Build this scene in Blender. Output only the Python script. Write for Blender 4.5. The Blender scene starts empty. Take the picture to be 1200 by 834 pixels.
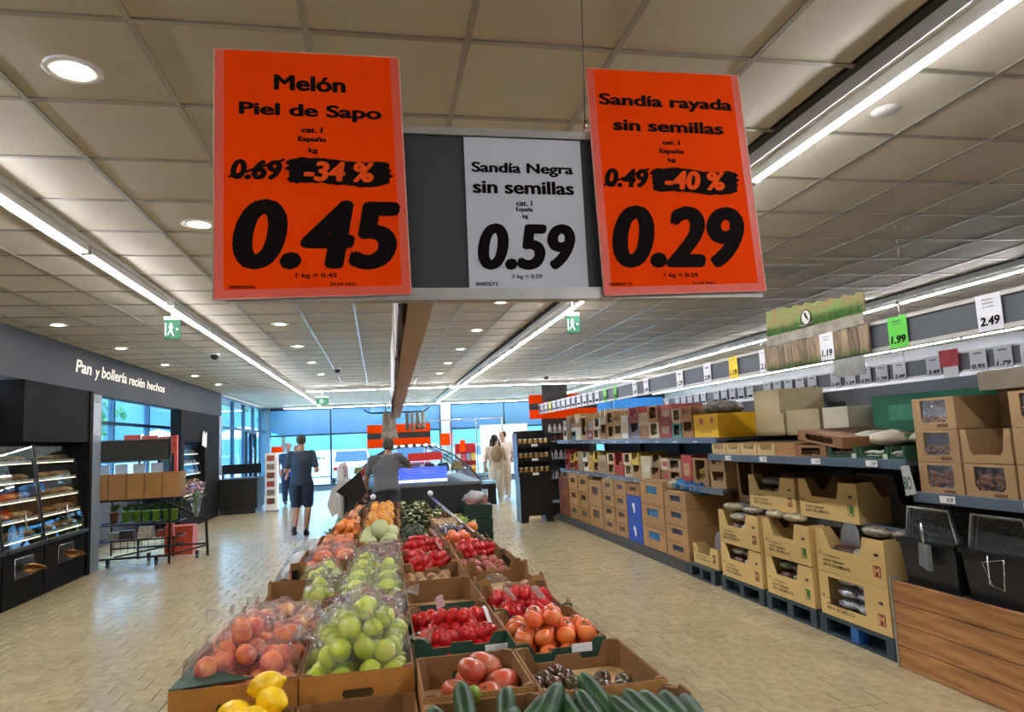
import bpy, math, random
from mathutils import Vector, Matrix, Euler, noise
SC = bpy.context.scene
COL = SC.collection
R = random.Random(7)
PI = math.pi

# ------------------------------------------------------------------ camera
cam_d = bpy.data.cameras.new('camera'); cam = bpy.data.objects.new('camera', cam_d); COL.objects.link(cam)
cam_d.sensor_width = 36; cam_d.lens = 36 * 815 / 1200; cam_d.clip_start = .05; cam_d.clip_end = 500
rot = Matrix(((0.9811151, 0.02358796, -0.19198114), (-0.18772023, -0.12315403, -0.97447124), (-0.04662904, 0.9921072, -0.11640035)))
# rows are world x, world depth, world up in camera axes: world depth (second row) points away from the camera
rot = Matrix((rot[0], tuple(rot[1]), rot[2]))
cam.matrix_world = Matrix.Translation((0, 0, 1.55)) @ rot.to_4x4()
SC.camera = cam

# ------------------------------------------------------------------ world, sun, exposure
w = bpy.data.worlds.new('sky'); SC.world = w; w.use_nodes = True
nt = w.node_tree; bg = nt.nodes['Background']
sky = nt.nodes.new('ShaderNodeTexSky'); sky.sky_type = 'NISHITA'; sky.sun_disc = False
sky.sun_elevation = math.radians(52); sky.sun_rotation = math.radians(60); sky.air_density = 1.2; sky.ozone_density = 1.6
nt.links.new(sky.outputs[0], bg.inputs[0]); bg.inputs[1].default_value = SKY = 1.0
sun_d = bpy.data.lights.new('sun', 'SUN'); sun = bpy.data.objects.new('sun', sun_d); COL.objects.link(sun)
sun_d.energy = 3; sun_d.angle = math.radians(.6); sun_d.color = (1, .96, .9)
sun.rotation_euler = Vector((.42, -.35, -.84)).to_track_quat('-Z', 'Y').to_euler()
vs = SC.view_settings; vs.view_transform = 'Standard'; vs.look = 'None'; vs.gamma = 1; vs.use_curve_mapping = False
vs.exposure = 1.8
SC.cycles.transparent_max_bounces = 32
TUBE = 32      # emission of the ceiling tubes
SPOT = 30.0

# ------------------------------------------------------------------ materials
def lin(h):
    h = h.lstrip('#'); c = [int(h[i:i+2], 16) / 255 for i in (0, 2, 4)]
    return tuple(x / 12.92 if x < .04045 else ((x + .055) / 1.055) ** 2.4 for x in c) + (1,)
_m = {}
def M(hexc, rough=.55, metal=0, var=.12, scale=18, bump=0, rnd=0, emit=0, spec=.5, coat=0, alpha=1, isl=0, hex2=None, stretch=None):
    key = (hexc, rough, metal, var, scale, bump, rnd, emit, spec, coat, alpha, isl, hex2, stretch)
    if key in _m: return _m[key]
    m = bpy.data.materials.new('m_' + hexc.strip('#')); m.use_nodes = True; n = m.node_tree.nodes; l = m.node_tree.links
    p = n['Principled BSDF']; c = lin(hexc)
    tc = n.new('ShaderNodeTexCoord'); co = tc.outputs['Object']
    if stretch:
        mp = n.new('ShaderNodeMapping'); mp.inputs['Scale'].default_value = stretch; l.new(co, mp.inputs[0]); co = mp.outputs[0]
    nz = n.new('ShaderNodeTexNoise'); nz.inputs['Scale'].default_value = scale; nz.inputs['Detail'].default_value = 4; l.new(co, nz.inputs['Vector'])
    mx = n.new('ShaderNodeMix'); mx.data_type = 'RGBA'
    c2 = lin(hex2) if hex2 else tuple(x * (1 - var * 2) for x in c[:3]) + (1,)
    mx.inputs[6].default_value = c; mx.inputs[7].default_value = c2
    rp = n.new('ShaderNodeMapRange'); rp.inputs[1].default_value = .35; rp.inputs[2].default_value = .65; l.new(nz.outputs[0], rp.inputs[0])
    l.new(rp.outputs[0], mx.inputs[0]); out = mx.outputs[2]
    if rnd or isl:
        src = None
        if rnd:
            oi = n.new('ShaderNodeObjectInfo'); src = oi.outputs['Random']
        if isl:
            g = n.new('ShaderNodeNewGeometry'); gi = g.outputs['Random Per Island']
            if src is None: src = gi
            else:
                ad = n.new('ShaderNodeMath'); ad.operation = 'ADD'; l.new(src, ad.inputs[0]); l.new(gi, ad.inputs[1])
                fr = n.new('ShaderNodeMath'); fr.operation = 'FRACT'; l.new(ad.outputs[0], fr.inputs[0]); src = fr.outputs[0]
        a = rnd or isl
        mr = n.new('ShaderNodeMapRange'); mr.inputs[3].default_value = 1 - a; mr.inputs[4].default_value = 1 + a * .6; l.new(src, mr.inputs[0])
        hs = n.new('ShaderNodeHueSaturation'); l.new(mr.outputs[0], hs.inputs['Value']); l.new(out, hs.inputs['Color']); out = hs.outputs[0]
    l.new(out, p.inputs['Base Color'])
    p.inputs['Roughness'].default_value = rough; p.inputs['Metallic'].default_value = metal
    p.inputs['Specular IOR Level'].default_value = spec
    if coat: p.inputs['Coat Weight'].default_value = coat; p.inputs['Coat Roughness'].default_value = .1
    if emit:
        l.new(out, p.inputs['Emission Color']); p.inputs['Emission Strength'].default_value = emit
    if alpha < 1: p.inputs['Alpha'].default_value = alpha
    if bump:
        b = n.new('ShaderNodeBump'); b.inputs['Strength'].default_value = bump; b.inputs['Distance'].default_value = .01
        l.new(nz.outputs[0], b.inputs['Height']); l.new(b.outputs[0], p.inputs['Normal'])
    _m[key] = m; return m
def film(name, tint, gloss, rough, milk=0.0, bump=.6, scale=30, milkcol='#e8ecec', fk=1.0):
    """clear plastic or glass: see-through, with a glossy sheen and a little haze"""
    if name in _m: return _m[name]
    m = bpy.data.materials.new(name); m.use_nodes = True; n = m.node_tree.nodes; l = m.node_tree.links; n.clear()
    o = n.new('ShaderNodeOutputMaterial'); t = n.new('ShaderNodeBsdfTransparent'); t.inputs[0].default_value = lin(tint)
    g = n.new('ShaderNodeBsdfGlossy'); g.inputs['Roughness'].default_value = rough
    s = n.new('ShaderNodeMixShader'); fr = n.new('ShaderNodeFresnel'); fr.inputs[0].default_value = 1.45
    ad = n.new('ShaderNodeMath'); ad.operation = 'MULTIPLY_ADD'; ad.inputs[1].default_value = fk; ad.inputs[2].default_value = gloss; ad.use_clamp = True
    l.new(fr.outputs[0], ad.inputs[0]); l.new(ad.outputs[0], s.inputs[0]); l.new(t.outputs[0], s.inputs[1]); l.new(g.outputs[0], s.inputs[2])
    last = s.outputs[0]
    if bump:
        tc = n.new('ShaderNodeTexCoord'); nz = n.new('ShaderNodeTexNoise'); nz.inputs['Scale'].default_value = scale; nz.inputs['Detail'].default_value = 3
        l.new(tc.outputs['Object'], nz.inputs['Vector']); b = n.new('ShaderNodeBump'); b.inputs['Strength'].default_value = bump; b.inputs['Distance'].default_value = .02
        l.new(nz.outputs[0], b.inputs['Height']); l.new(b.outputs[0], g.inputs['Normal']); l.new(b.outputs[0], fr.inputs['Normal'])
    if milk:
        d = n.new('ShaderNodeBsdfDiffuse'); d.inputs[0].default_value = lin(milkcol); s2 = n.new('ShaderNodeMixShader'); s2.inputs[0].default_value = milk
        l.new(last, s2.inputs[1]); l.new(d.outputs[0], s2.inputs[2]); last = s2.outputs[0]
    l.new(last, o.inputs[0]); _m[name] = m; return m
BAG = film('bag_film', '#ffffff', .03, .17, .03, 1.0, 26, fk=.35)
GLASS = film('clear_glass', '#f2f7f8', .01, .02, 0, 0, fk=.35)
BLUEGLASS = film('blue_tinted_glass', '#cfeaf5', .02, .02, 0, 0, fk=.4)
BLIND = film('blue_roller_mesh', '#8fc8e2', .0, .5, .35, 0, milkcol='#7fa9bd')

# ------------------------------------------------------------------ mesh builder
class MB:
    def __init__(s): s.v = []; s.f = []; s.mi = []; s.sm = []; s.T = None; s.m = 0
    def add(s, vs, fs, smooth=False, mis=None):
        b = len(s.v)
        s.v += [tuple(s.T @ Vector(v)) for v in vs] if s.T else [tuple(v) for v in vs]
        for i, f in enumerate(fs):
            s.f.append([b + k for k in f]); s.mi.append(mis[i] if mis else s.m); s.sm.append(smooth)
        return s
    def box(s, x0, x1, y0, y1, z0, z1, smooth=False):
        return s.add([(x, y, z) for z in (z0, z1) for y in (y0, y1) for x in (x0, x1)],
                     [(0, 2, 3, 1), (4, 5, 7, 6), (0, 1, 5, 4), (2, 6, 7, 3), (0, 4, 6, 2), (1, 3, 7, 5)], smooth)
    def tbox(s, x0, x1, y0, y1, z0, z1, tx=0, ty=0):   # box whose top is larger by tx, ty on each side
        vs = [(x, y, z0) for y in (y0, y1) for x in (x0, x1)] + [(x0 - tx, y0 - ty, z1), (x1 + tx, y0 - ty, z1), (x0 - tx, y1 + ty, z1), (x1 + tx, y1 + ty, z1)]
        return s.add(vs, [(0, 2, 3, 1), (4, 5, 7, 6), (0, 1, 5, 4), (2, 6, 7, 3), (0, 4, 6, 2), (1, 3, 7, 5)])
    def cham(s, x0, x1, y0, y1, z0, z1, c):            # box with a chamfered top rim
        vs = [(x, y, z) for z in (z0, z1 - c) for y in (y0, y1) for x in (x0, x1)] + [(x, y, z1) for y in (y0 + c, y1 - c) for x in (x0 + c, x1 - c)]
        return s.add(vs, [(0, 1, 5, 4), (2, 6, 7, 3), (0, 4, 6, 2), (1, 3, 7, 5), (4, 5, 9, 8), (6, 10, 11, 7), (4, 8, 10, 6), (5, 7, 11, 9), (8, 9, 11, 10)])
    def prism(s, poly, ax, a, b, mis=None):
        """poly: 2-d outline in the plane across axis ax ('x': y,z  'y': x,z  'z': x,y), pushed from a to b"""
        def P(p, t): return (t, p[0], p[1]) if ax == 'x' else (p[0], t, p[1]) if ax == 'y' else (p[0], p[1], t)
        n = len(poly); vs = [P(p, a) for p in poly] + [P(p, b) for p in poly]
        area = sum(poly[i][0] * poly[(i+1) % n][1] - poly[(i+1) % n][0] * poly[i][1] for i in range(n))
        up = (area > 0) == (b > a)
        if ax == 'y': up = not up
        A = list(range(n)); B = list(range(n, 2 * n)); sides = [(i, (i+1) % n, n + (i+1) % n, n + i) for i in range(n)]
        if up: fs = [A[::-1], B] + sides
        else: fs = [A, B[::-1]] + [q[::-1] for q in sides]
        return s.add(fs and vs, fs, False, mis and [mis[0], mis[1]] + [mis[2]] * n)
    def lathe(s, prof, n=12, c=(0, 0, 0), smooth=True, ax='z'):
        vs = []; k = len(prof)
        for i in range(n):
            a = 2 * PI * i / n
            for r, z in prof:
                p = (r * math.cos(a), r * math.sin(a), z)
                if ax == 'x': p = (p[2], p[0], p[1])
                if ax == 'y': p = (p[1], p[2], p[0])
                vs.append((c[0] + p[0], c[1] + p[1], c[2] + p[2]))
        fs = [(i * k + j, ((i+1) % n) * k + j, ((i+1) % n) * k + j + 1, i * k + j + 1) for i in range(n) for j in range(k - 1)]
        if prof[0][0] > 1e-4: fs.append([i * k for i in range(n)][::-1])
        if prof[-1][0] > 1e-4: fs.append([i * k + k - 1 for i in range(n)])
        return s.add(vs, fs, smooth)
    def cyl(s, c, r, z0, z1, n=12, ax='z', r2=None): return s.lathe([(r, z0), (r if r2 is None else r2, z1)], n, c, False, ax)
    def tube(s, pts, r, n=6, smooth=True):
        pts = [Vector(p) for p in pts]; k = len(pts); rs = r if isinstance(r, (list, tuple)) else [r] * k
        d0 = (pts[1] - pts[0]).normalized(); u = d0.orthogonal().normalized(); vs = []
        for i, p in enumerate(pts):
            d = (pts[min(i+1, k-1)] - pts[max(i-1, 0)])
            d = d.normalized() if d.length > 1e-9 else d0
            u = (u - d * u.dot(d)).normalized(); w = d.cross(u)
            for j in range(n):
                a = 2 * PI * j / n; vs.append(p + (u * math.cos(a) + w * math.sin(a)) * rs[i])
        fs = [(i*n + j, i*n + (j+1) % n, (i+1)*n + (j+1) % n, (i+1)*n + j) for i in range(k-1) for j in range(n)]
        fs += [list(range(n))[::-1], [(k-1)*n + j for j in range(n)]]
        return s.add(vs, fs, smooth)
    def ell(s, c, r, nu=10, nv=7, nz=0, ns=3, seed=0, power=1):
        vs = []; fs = []
        for i in range(nv + 1):
            t = PI * i / nv
            for j in range(nu):
                a = 2 * PI * j / nu
                d = Vector((math.sin(t) * math.cos(a), math.sin(t) * math.sin(a), math.cos(t)))
                k = 1 + (nz * noise.noise(d * ns + Vector((seed * 3.1, seed * 1.7, seed))) if nz else 0)
                vs.append((c[0] + d.x * r[0] * k, c[1] + d.y * r[1] * k, c[2] + d.z * r[2] * k))
        for i in range(nv):
            for j in range(nu): fs.append((i*nu + j, (i+1)*nu + j, (i+1)*nu + (j+1) % nu, i*nu + (j+1) % nu))
        return s.add(vs, fs, True)
    def mesh(s, name, mats):
        me = bpy.data.meshes.new(name); me.from_pydata(s.v, [], s.f)
        for m in mats: me.materials.append(m)
        me.polygons.foreach_set('material_index', s.mi); me.polygons.foreach_set('use_smooth', s.sm); me.update()
        return me
def link(name, data, parent=None, loc=None, rz=None, rot=None, sc=None, label=None):
    o = bpy.data.objects.new(name, data); COL.objects.link(o)
    if parent: o.parent = parent
    if loc: o.location = loc
    if rz is not None: o.rotation_euler = (0, 0, rz)
    if rot is not None: o.rotation_euler = rot
    if sc is not None: o.scale = (sc, sc, sc) if isinstance(sc, (int, float)) else sc
    if label: o['label'] = label
    return o
def P(name, mb, mat, parent=None, **k):
    me = mb.mesh(name, mat if isinstance(mat, (list, tuple)) else [mat]) if isinstance(mb, MB) else mb
    return link(name, me, parent, **k)
def tag(o, label, cat, group=None, kind=None):
    o['label'] = label; o['category'] = cat
    if group: o['group'] = group
    if kind: o['kind'] = kind
    return o
def T(name, label, cat, loc=(0, 0, 0), rz=0, group=None):
    o = link(name, None, None, loc, rz); o.empty_display_size = .05; return tag(o, label, cat, group)
def S(name, mb, mat, parent=None, kind='structure'):
    o = P(name, mb, mat, parent)
    if not parent: o['kind'] = kind
    return o
_kids = {}
def tree_copy(src, loc=None, rot=None, sc=None, label=None, group=None, parent=None):
    if src.name not in _kids: _kids[src.name] = [c for c in bpy.data.objects if c.parent == src]
    c = src.copy(); COL.objects.link(c); c.parent = parent if parent else src.parent if False else parent
    if loc is not None: c.location = loc
    if rot is not None: c.rotation_euler = rot
    if sc is not None: c.scale = (sc, sc, sc) if isinstance(sc, (int, float)) else sc
    if label: c['label'] = label
    if group: c['group'] = group
    for k in _kids[src.name]:
        d = tree_copy(k, parent=c); d.location = k.location; d.rotation_euler = k.rotation_euler
    return c
ORD = ['first', 'second', 'third', 'fourth', 'fifth', 'sixth', 'seventh', 'eighth', 'ninth', 'tenth', 'eleventh', 'twelfth', 'thirteenth', 'fourteenth', 'fifteenth',
       'sixteenth', 'seventeenth', 'eighteenth', 'nineteenth', 'twentieth']
def nth(i): return ORD[i] if i < 20 else ('twenty-' + ORD[i - 20] if i < 29 else ('thirtieth' if i == 29 else ('thirty-' + ORD[i - 30] if i < 39 else ('fortieth' if i == 39 else 'forty-' + ORD[i - 40]))))

# lettering: built-in font turned to mesh and fitted to a box in the plane of the sheet
_t = {}
def text_mesh(body, bold=0.0, shear=0.0):
    key = (body, bold, shear)
    if key in _t: return _t[key]
    cu = bpy.data.curves.new('lettering', 'FONT'); cu.body = body; cu.offset = bold if bold < .02 else 0; cu.shear = shear; cu.resolution_u = 5
    ob = bpy.data.objects.new('lettering', cu); COL.objects.link(ob)
    dg = bpy.context.evaluated_depsgraph_get(); m0 = bpy.data.meshes.new_from_object(ob.evaluated_get(dg))
    bpy.data.objects.remove(ob); bpy.data.curves.remove(cu)
    vs = [v.co.copy() for v in m0.vertices]; fs = [list(f.vertices) for f in m0.polygons]; V_ = []; F_ = []
    sh = [(0, 0)] if bold < .02 else [(bold * .8 * math.cos(k * PI / 4), bold * .55 * math.sin(k * PI / 4)) for k in range(8)] + [(0, 0)]
    for q_, (dx, dy) in enumerate(sh):
        o_ = len(V_); V_ += [(v.x + dx, v.y + dy, q_ * .00003) for v in vs]; F_ += [[i + o_ for i in f] for f in fs]
    me = bpy.data.meshes.new('lettering'); me.from_pydata(V_, [], F_)
    xs = [v[0] for v in V_]; ys = [v[1] for v in V_]
    _t[key] = (me, min(xs), max(xs), min(ys), max(ys)); return _t[key]
def write(body, mat, parent, y, x0, x1, z0, z1, bold=0.0, shear=0.0, face='-y', name='lettering', loc3=None):
    """fit lettering to x0..x1 by z0..z1. face '-y': reads from -y.  face '-x': reads from -x (x0..x1 are then y values, from larger to smaller)"""
    me, a, b, c, d = text_mesh(body, bold, shear); me = me.copy(); me.materials.clear(); me.materials.append(mat)
    sx = (x1 - x0) / (b - a); sz = (z1 - z0) / (d - c)
    for v in me.vertices:
        X = x0 + (v.co.x - a) * sx; Z = z0 + (v.co.y - c) * sz
        q = v.co.z
        v.co = (X, y - q, Z) if face == '-y' else (y - q, X, Z) if face == '-x' else (y + q, X, Z)
    me.update()
    return link(name, me, parent)

# ------------------------------------------------------------------ common colours
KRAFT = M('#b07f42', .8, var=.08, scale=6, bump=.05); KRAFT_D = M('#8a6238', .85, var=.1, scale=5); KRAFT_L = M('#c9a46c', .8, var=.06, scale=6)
TRAY = M('#d8b878', .75, var=.05, scale=8); TRAY_IN = M('#a88a5c', .85, var=.08); GREENP = M('#1f4a36', .6, var=.1, scale=9)
GREY = M('#4b4f56', .5, var=.04); DGREY = M('#2e3034', .5, var=.06); BLACK = M('#151617', .45, var=.1); BLACKP = M('#101011', .35, var=.05)
ALU = M('#b9b6ae', .4, .6, var=.04); STEEL = M('#c3c6c8', .25, 1, var=.05); WHITE = M('#e4e5e4', .5, var=.03); PAPER = M('#f1f1f0', .6, var=.02)
INK = M('#170f0e', .9, var=.02, spec=.1); ORANGE = M('#ff4600', .9, var=.01, spec=.08); ORANGE_E = M('#ff6a48', .5, var=.02)
# ================================================================== SETTING
XL, XR, YB, YF, H = -3.85, 11.2, -9.0, 26.0, 3.0  # unseen back of the room is extended to bring more light onto the posters
# floor: slab with joints, tiles one by one
TILE = M('#c2b28c', .22, var=.13, scale=14, rnd=.10, isl=.10, spec=.55, hex2='#ae9e7a')
GROUT = M('#463f33', .8, var=.1)
floor = S('floor', MB().box(XL - 1.05, XR, YB, YF + .2, -.12, -.006), GROUT)
TW, TD, G = .22, .235, .006
def tile_mesh(): return MB().cham(0, TW - G, 0, TD - G, -.006, 0, .0025)
tm = tile_mesh().mesh('tile', [TILE])
tiles = []
r = 0; y = -.4
while y < YF:
    x = XL - .88 - (0 if r % 2 else TW / 2) - .02
    while x < XR - .3:
        tiles.append((x, y)); x += TW
    y += TD; r += 1
def island_x(x, y): return -.6 < x + .1 < .7 and y < 9.6
vis = sorted([t for t in tiles if t[1] > 1.0 and not island_x(*t) and t[0] < 3.2 and abs(t[0]) < .9 * t[1] + .6], key=lambda t: t[0] ** 2 + t[1] ** 2)
near = set(vis[:300])
for t in vis[:300]: link('tile', tm, floor, (t[0], t[1], 0))
mb = MB()
for (x, y) in tiles:
    if (x, y) in near: continue
    if x > 3.4 and y < 12.4: continue
    mb.cham(x, x + TW - G, y, y + TD - G, -.006, 0, .0025)
o = P('tile', mb, TILE, floor); o['kind'] = 'stuff'
S('ground', MB().box(-45, 45, YF + .2, 75, -.2, -.1), M('#a9a9a4', .9, var=.1, scale=2), None)
S('ground', MB().box(-45, XL - 1.05, -20, YF + .2, -.2, -.1), M('#a9a9a4', .9, var=.1, scale=2), None)

# ceiling: slab, T-bars, panels, lighting tracks between them
ceil = S('ceiling', MB().box(XL - 1.05, XR, YB, YF + .2, 3.02, 3.2), M('#9a958a', .9))
PAN = M('#cbc4b0', .62, var=.025, scale=3, rnd=.035, isl=.035)
BAR = M('#a39d8e', .35, .55, var=.05)
PX, PY, X0, Y0 = .5715, .603, -1.93, 2.37
lamp_x = [X0 + 4.0 * k for k in (0, 1, 2, 3)]
pm = MB().cham(.011, PX - .011, .011, PY - .011, -.0, .012, .001)
pm = MB().box(.010, PX - .010, .010, PY - .010, 0, .014).mesh('ceiling_panel', [PAN])
cells = []
for i in range(-9, 24):
    for j in range(-18, 40):
        x = X0 + i * PX; y = Y0 + j * PY
        if x > XR - .2 or x < XL - .9: continue
        cells.append((x, y, i % 7 == 6 or False))
def seen(x, y): return y > 1.2 and -(y * .62 + 1) < x < y * 1.05 + .8 and x > XL - .5
cv = sorted([c for c in cells if seen(c[0], c[1])], key=lambda t: t[0] ** 2 + t[1] ** 2)
cn = set(cv[:300])
for c in cv[:300]:
    wide = .07 if c[2] else 0
    o = link('ceiling_panel', pm, ceil, (c[0], c[1], 3.0))
    if wide: o.scale = ((PX - .14) / PX, 1, 1)
mb = MB()
for c in cells:
    if c in cn: continue
    x1 = c[0] + PX - .01 - (.12 if c[2] else 0)
    mb.box(c[0] + .01, x1, c[1] + .01, c[1] + PY - .01, 3.0, 3.014)
o = P('ceiling_panel', mb, PAN, ceil); o['kind'] = 'stuff'
mb = MB()
for i in range(-9, 24):
    x = X0 + i * PX
    if i % 7 == 0: continue
    if x < XR: mb.box(x - .012, x + .012, YB, YF, 2.992, 3.0)
for j in range(-18, 40):
    y = Y0 + j * PY
    for a, b in ((XL - .9, lamp_x[0] - .12), (lamp_x[0] + .08, lamp_x[1] - .12), (lamp_x[1] + .08, lamp_x[2] - .12), (lamp_x[2] + .08, lamp_x[3] - .12), (lamp_x[3] + .1, XR)):
        mb.box(a, b, y - .012, y + .012, 2.9925, 3.0)
P('ceiling_grid', mb, BAR, ceil)
# lighting tracks: white channel with its shadow gap painted as a dark strip; each tube a luminaire of its own
TUBEM = M('#f6f7ff', .5, var=.0, emit=TUBE)
TRACK = M('#c2c0b8', .5, var=.03); SLOT = M('#3b3a37', .8)
tube_me = MB()
def tube_parts():
    t = T('ceiling_light', 'slim white tube light', 'ceiling light')
    mb = MB().prism([(-.028, .0), (-.022, -.05), (.022, -.05), (.028, .0)], 'y', .0, 1.7); P('housing', mb, TRACK, t)
    mb = MB().box(-.013, .013, .01, 1.69, -.062, -.0505); P('diffuser', mb, TUBEM, t)
    P('end_cap', MB().box(-.03, .03, -.012, .004, -.064, 0), TRACK, t); P('end_cap', MB().box(-.03, .03, 1.696, 1.712, -.064, 0), TRACK, t)
    return t
proto = tube_parts(); used = False
rowname = ['the row above the bakery aisle', 'the row beside the watermelon poster', 'the row above the long price rail', 'the row over the second aisle']
for k, lx in enumerate(lamp_x):
    end = 24.3
    S('trim_%d' % (k + 1), MB().box(lx - .07, lx + .075, YB, end, 2.965, 3.0).box(lx - .07, lx - .062, YB, end, 2.94, 2.965), TRACK)
    S('trim_%d' % (k + 11), MB().box(lx - .12, lx - .07, YB, end, 3.0, 3.016), SLOT)
    start = -7.3  # extra unseen tubes behind the camera, added to brighten the posters
    i = 0; y = start; n = 0
    off = [.0, .22, .35, .1][k]
    while y + off < end - 1.2:
        loc = (lx + .035, y + off, 2.966)
        lab = 'lit tube in %s, %s from the till windows' % (rowname[k], nth(int((end - y) / 1.76)))
        if not used: proto.location = loc; proto['label'] = lab; proto['group'] = 'ceiling tubes'; used = True
        else: tree_copy(proto, loc, label=lab, group='ceiling tubes')
        y += 1.76
for r_, yy, xa, xb in ((0, 17.75, -1.7, 9.6), (1, 25.4, -3.2, 9.0)):
    S('trim_%d' % (21 + r_), MB().box(xa, xb, yy - .07, yy + .075, 2.965, 3.0), TRACK)
    x = xa; n = 0
    while x + 1.7 < xb:
        tree_copy(proto, (x, yy + .03, 2.966), rot=(0, 0, -PI / 2), label='lit crosswise tube %s, %s from the bakery side' % (['before the tills', 'along the windows'][r_], nth(n)), group='ceiling tubes')
        x += 1.76; n += 1
# downlights
DL = M('#fff1d6', .5, var=0, emit=SPOT)
t = T('downlight', '', 'ceiling light')
P('ring', MB().lathe([(.062, 0), (.10, 0), (.102, -.006), (.092, -.012), (.066, -.008), (.062, 0)], 20), WHITE, t)
P('bulb', MB().lathe([(0.001, -.006), (.04, -.006), (.06, .0), (.0605, .012)], 16), DL, t)
rows = [(-1.09, [2.72, 4.6, 6.5, 8.4, 10.3, 12.35, 14.4], 'in the row above the bagged fruit'), (-3.38, [2.6, 4.5, 6.4, 8.25, 10.15, 12.15, 14.05, 16], 'in the row before the bakery sign'),
        (1.33, [7.2, 9.1, 11.0, 13.0, 14.9], 'in the row beyond the watermelon poster')]
first = True
for x, ys, nm in rows:
    for i, y in enumerate(ys):
        lab = 'round lit downlight %s, %s from the till end' % (nm, nth(len(ys) - 1 - i))
        if first: t.location = (x, y, 2.998); t['label'] = lab; t['group'] = 'ceiling downlights'; first = False
        else: tree_copy(t, (x, y, 2.998), label=lab, group='ceiling downlights')
# smoke detector, air vent, cameras
t = T('smoke_detector', 'flat round white disc on ceiling panel beside the bright tube', 'smoke detector', (2.38, 2.72, 3.0))
P('body', MB().lathe([(.0, -.018), (.045, -.018), (.05, -.012), (.062, -.008), (.065, 0)], 20), TRACK, t)
t = T('ceiling_vent', 'square louvred air vent with dark slots above the grassy banner', 'vent', (3.76, 5.88, 3.0))
P('frame', MB().box(-.29, .29, -.29, -.25, -.012, 0).box(-.29, .29, .25, .29, -.012, 0).box(-.29, -.25, -.25, .25, -.012, 0).box(.25, .29, -.25, .25, -.012, 0), TRACK, t)
P('backing', MB().box(-.25, .25, -.25, .25, -.002, 0), SLOT, t)
for k in range(9): P('slat', MB().box(-.25, .25, -.235 + k * .055, -.215 + k * .055, -.012, -.003), TRACK, t)
for (x, y, lab) in ((-2.35, 10.9, 'small dark dome camera on ceiling beside the bakery fascia'), (-.72, 13.36, 'small dark dome camera on ceiling above the walking man'), (4.03, 16.3, 'small dark dome camera on ceiling beyond the grocery rack')):
    t = T('dome_camera', lab, 'camera', (x, y, 3.0))
    P('base', MB().lathe([(.07, -.03), (.085, 0)], 16), WHITE, t); P('dome', MB().lathe([(.001, -.10), (.04, -.088), (.058, -.06), (.062, -.03)], 16), BLACKP, t)
for i, (x, y, lab) in enumerate(((-1.86, 6.9, 'green emergency exit sign hung beside the bakery-aisle tubes'), (2.04, 6.96, 'green emergency exit sign hung beyond the orange watermelon poster'), (-1.37, 18.4, 'green emergency exit sign hung over the till zone'))):
    t = T('exit_sign', lab, 'sign', (x, y, 2.7)); w_ = .07 if i < 2 else .16
    P('plate', MB().box(-w_, w_, -.012, .012, -.09, .09), M('#1f7048', .5, var=.03), t); P('bracket', MB().box(-w_, w_, -.02, .02, .09, .12).box(-.01, .01, -.01, .01, .12, .3), WHITE, t)
    mb = MB().box(-.062, -.05, -.0135, -.0125, -.06, .06)
    mb.ell((-.01, -.0135, .045), (.013, .001, .013)).prism([(-.03, .03), (.01, .025), (.0, -.01), (.02, -.06), (.008, -.062), (-.012, -.02), (-.035, -.055), (-.042, -.048), (-.022, -.01)], 'y', -.0135, -.0125)
    mb.prism([(.035, .015), (.06, 0), (.035, -.015)], 'y', -.0135, -.0125)
    P('pictogram', mb, WHITE, t)

# walls
WALLC = M('#b9babb', .7, var=.03)
S('wall_back', MB().box(XL - 1.05, XR, YB - .15, YB, -.1, 3.1), WALLC)
S('wall_right', MB().box(XR, XR + .15, YB - .15, YF, -.1, 3.1), WALLC)
BK = M('#171514', .8, var=.1, scale=5, spec=.15); FASC = M('#43464b', .75, var=.03, spec=.3)
# bakery wall: fascia over dark cabinets, an opening onto a window, a dark panel
S('wall_left', MB().box(XL - .6, XL, YB, 10.45, 2.45, 3.0).box(XL - .2, XL, 10.45, 18.6, 2.42, 3.0), FASC)
S('trim_31', MB().box(XL - .6, XL - .45, YB, 10.4, 0, 2.45), BK)
S('trim_32', MB().box(XL - .45, XL - .0, 8.62, 10.4, 1.76, 2.45), BK)
S('trim_33', MB().box(XL - .45, XL + .02, 10.4, 10.5, 0, 2.45), BK)
S('trim_34', MB().box(XL - .2, XL, 10.5, 10.85, 0, 2.42), M('#7e8790', .5, var=.03))
S('trim_35', MB().box(XL - .2, XL, 14.95, 15.18, 0, 2.42).box(XL - .2, XL, 16.92, 18.3, 0, 2.42).box(XL - .2, XL, 15.18, 16.92, 1.78, 2.42).box(XL - .5, XL - .46, 15.18, 16.92, 0, 1.78), BK)
S('trim_36', MB().box(XL - .2, XL + .02, 18.3, 18.6, 0, 2.42), M('#8b98a6', .5, var=.03))
S('trim_37', MB().box(XL - 1.0, XL - .9, 10.45, 18.6, 0, 1.0), M('#5b6068', .6))
S('trim_38', MB().box(XL - 1.0, XL - .2, 10.45, 10.5, 0, 3.0), BK); S('trim_39', MB().box(XL - 1.0, XL - .2, 18.2, 18.25, 0, 3.0), BK)
FR = M('#3d5a70', .45, .2, var=.04); FRD = M('#28323c', .45, .2)
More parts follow.
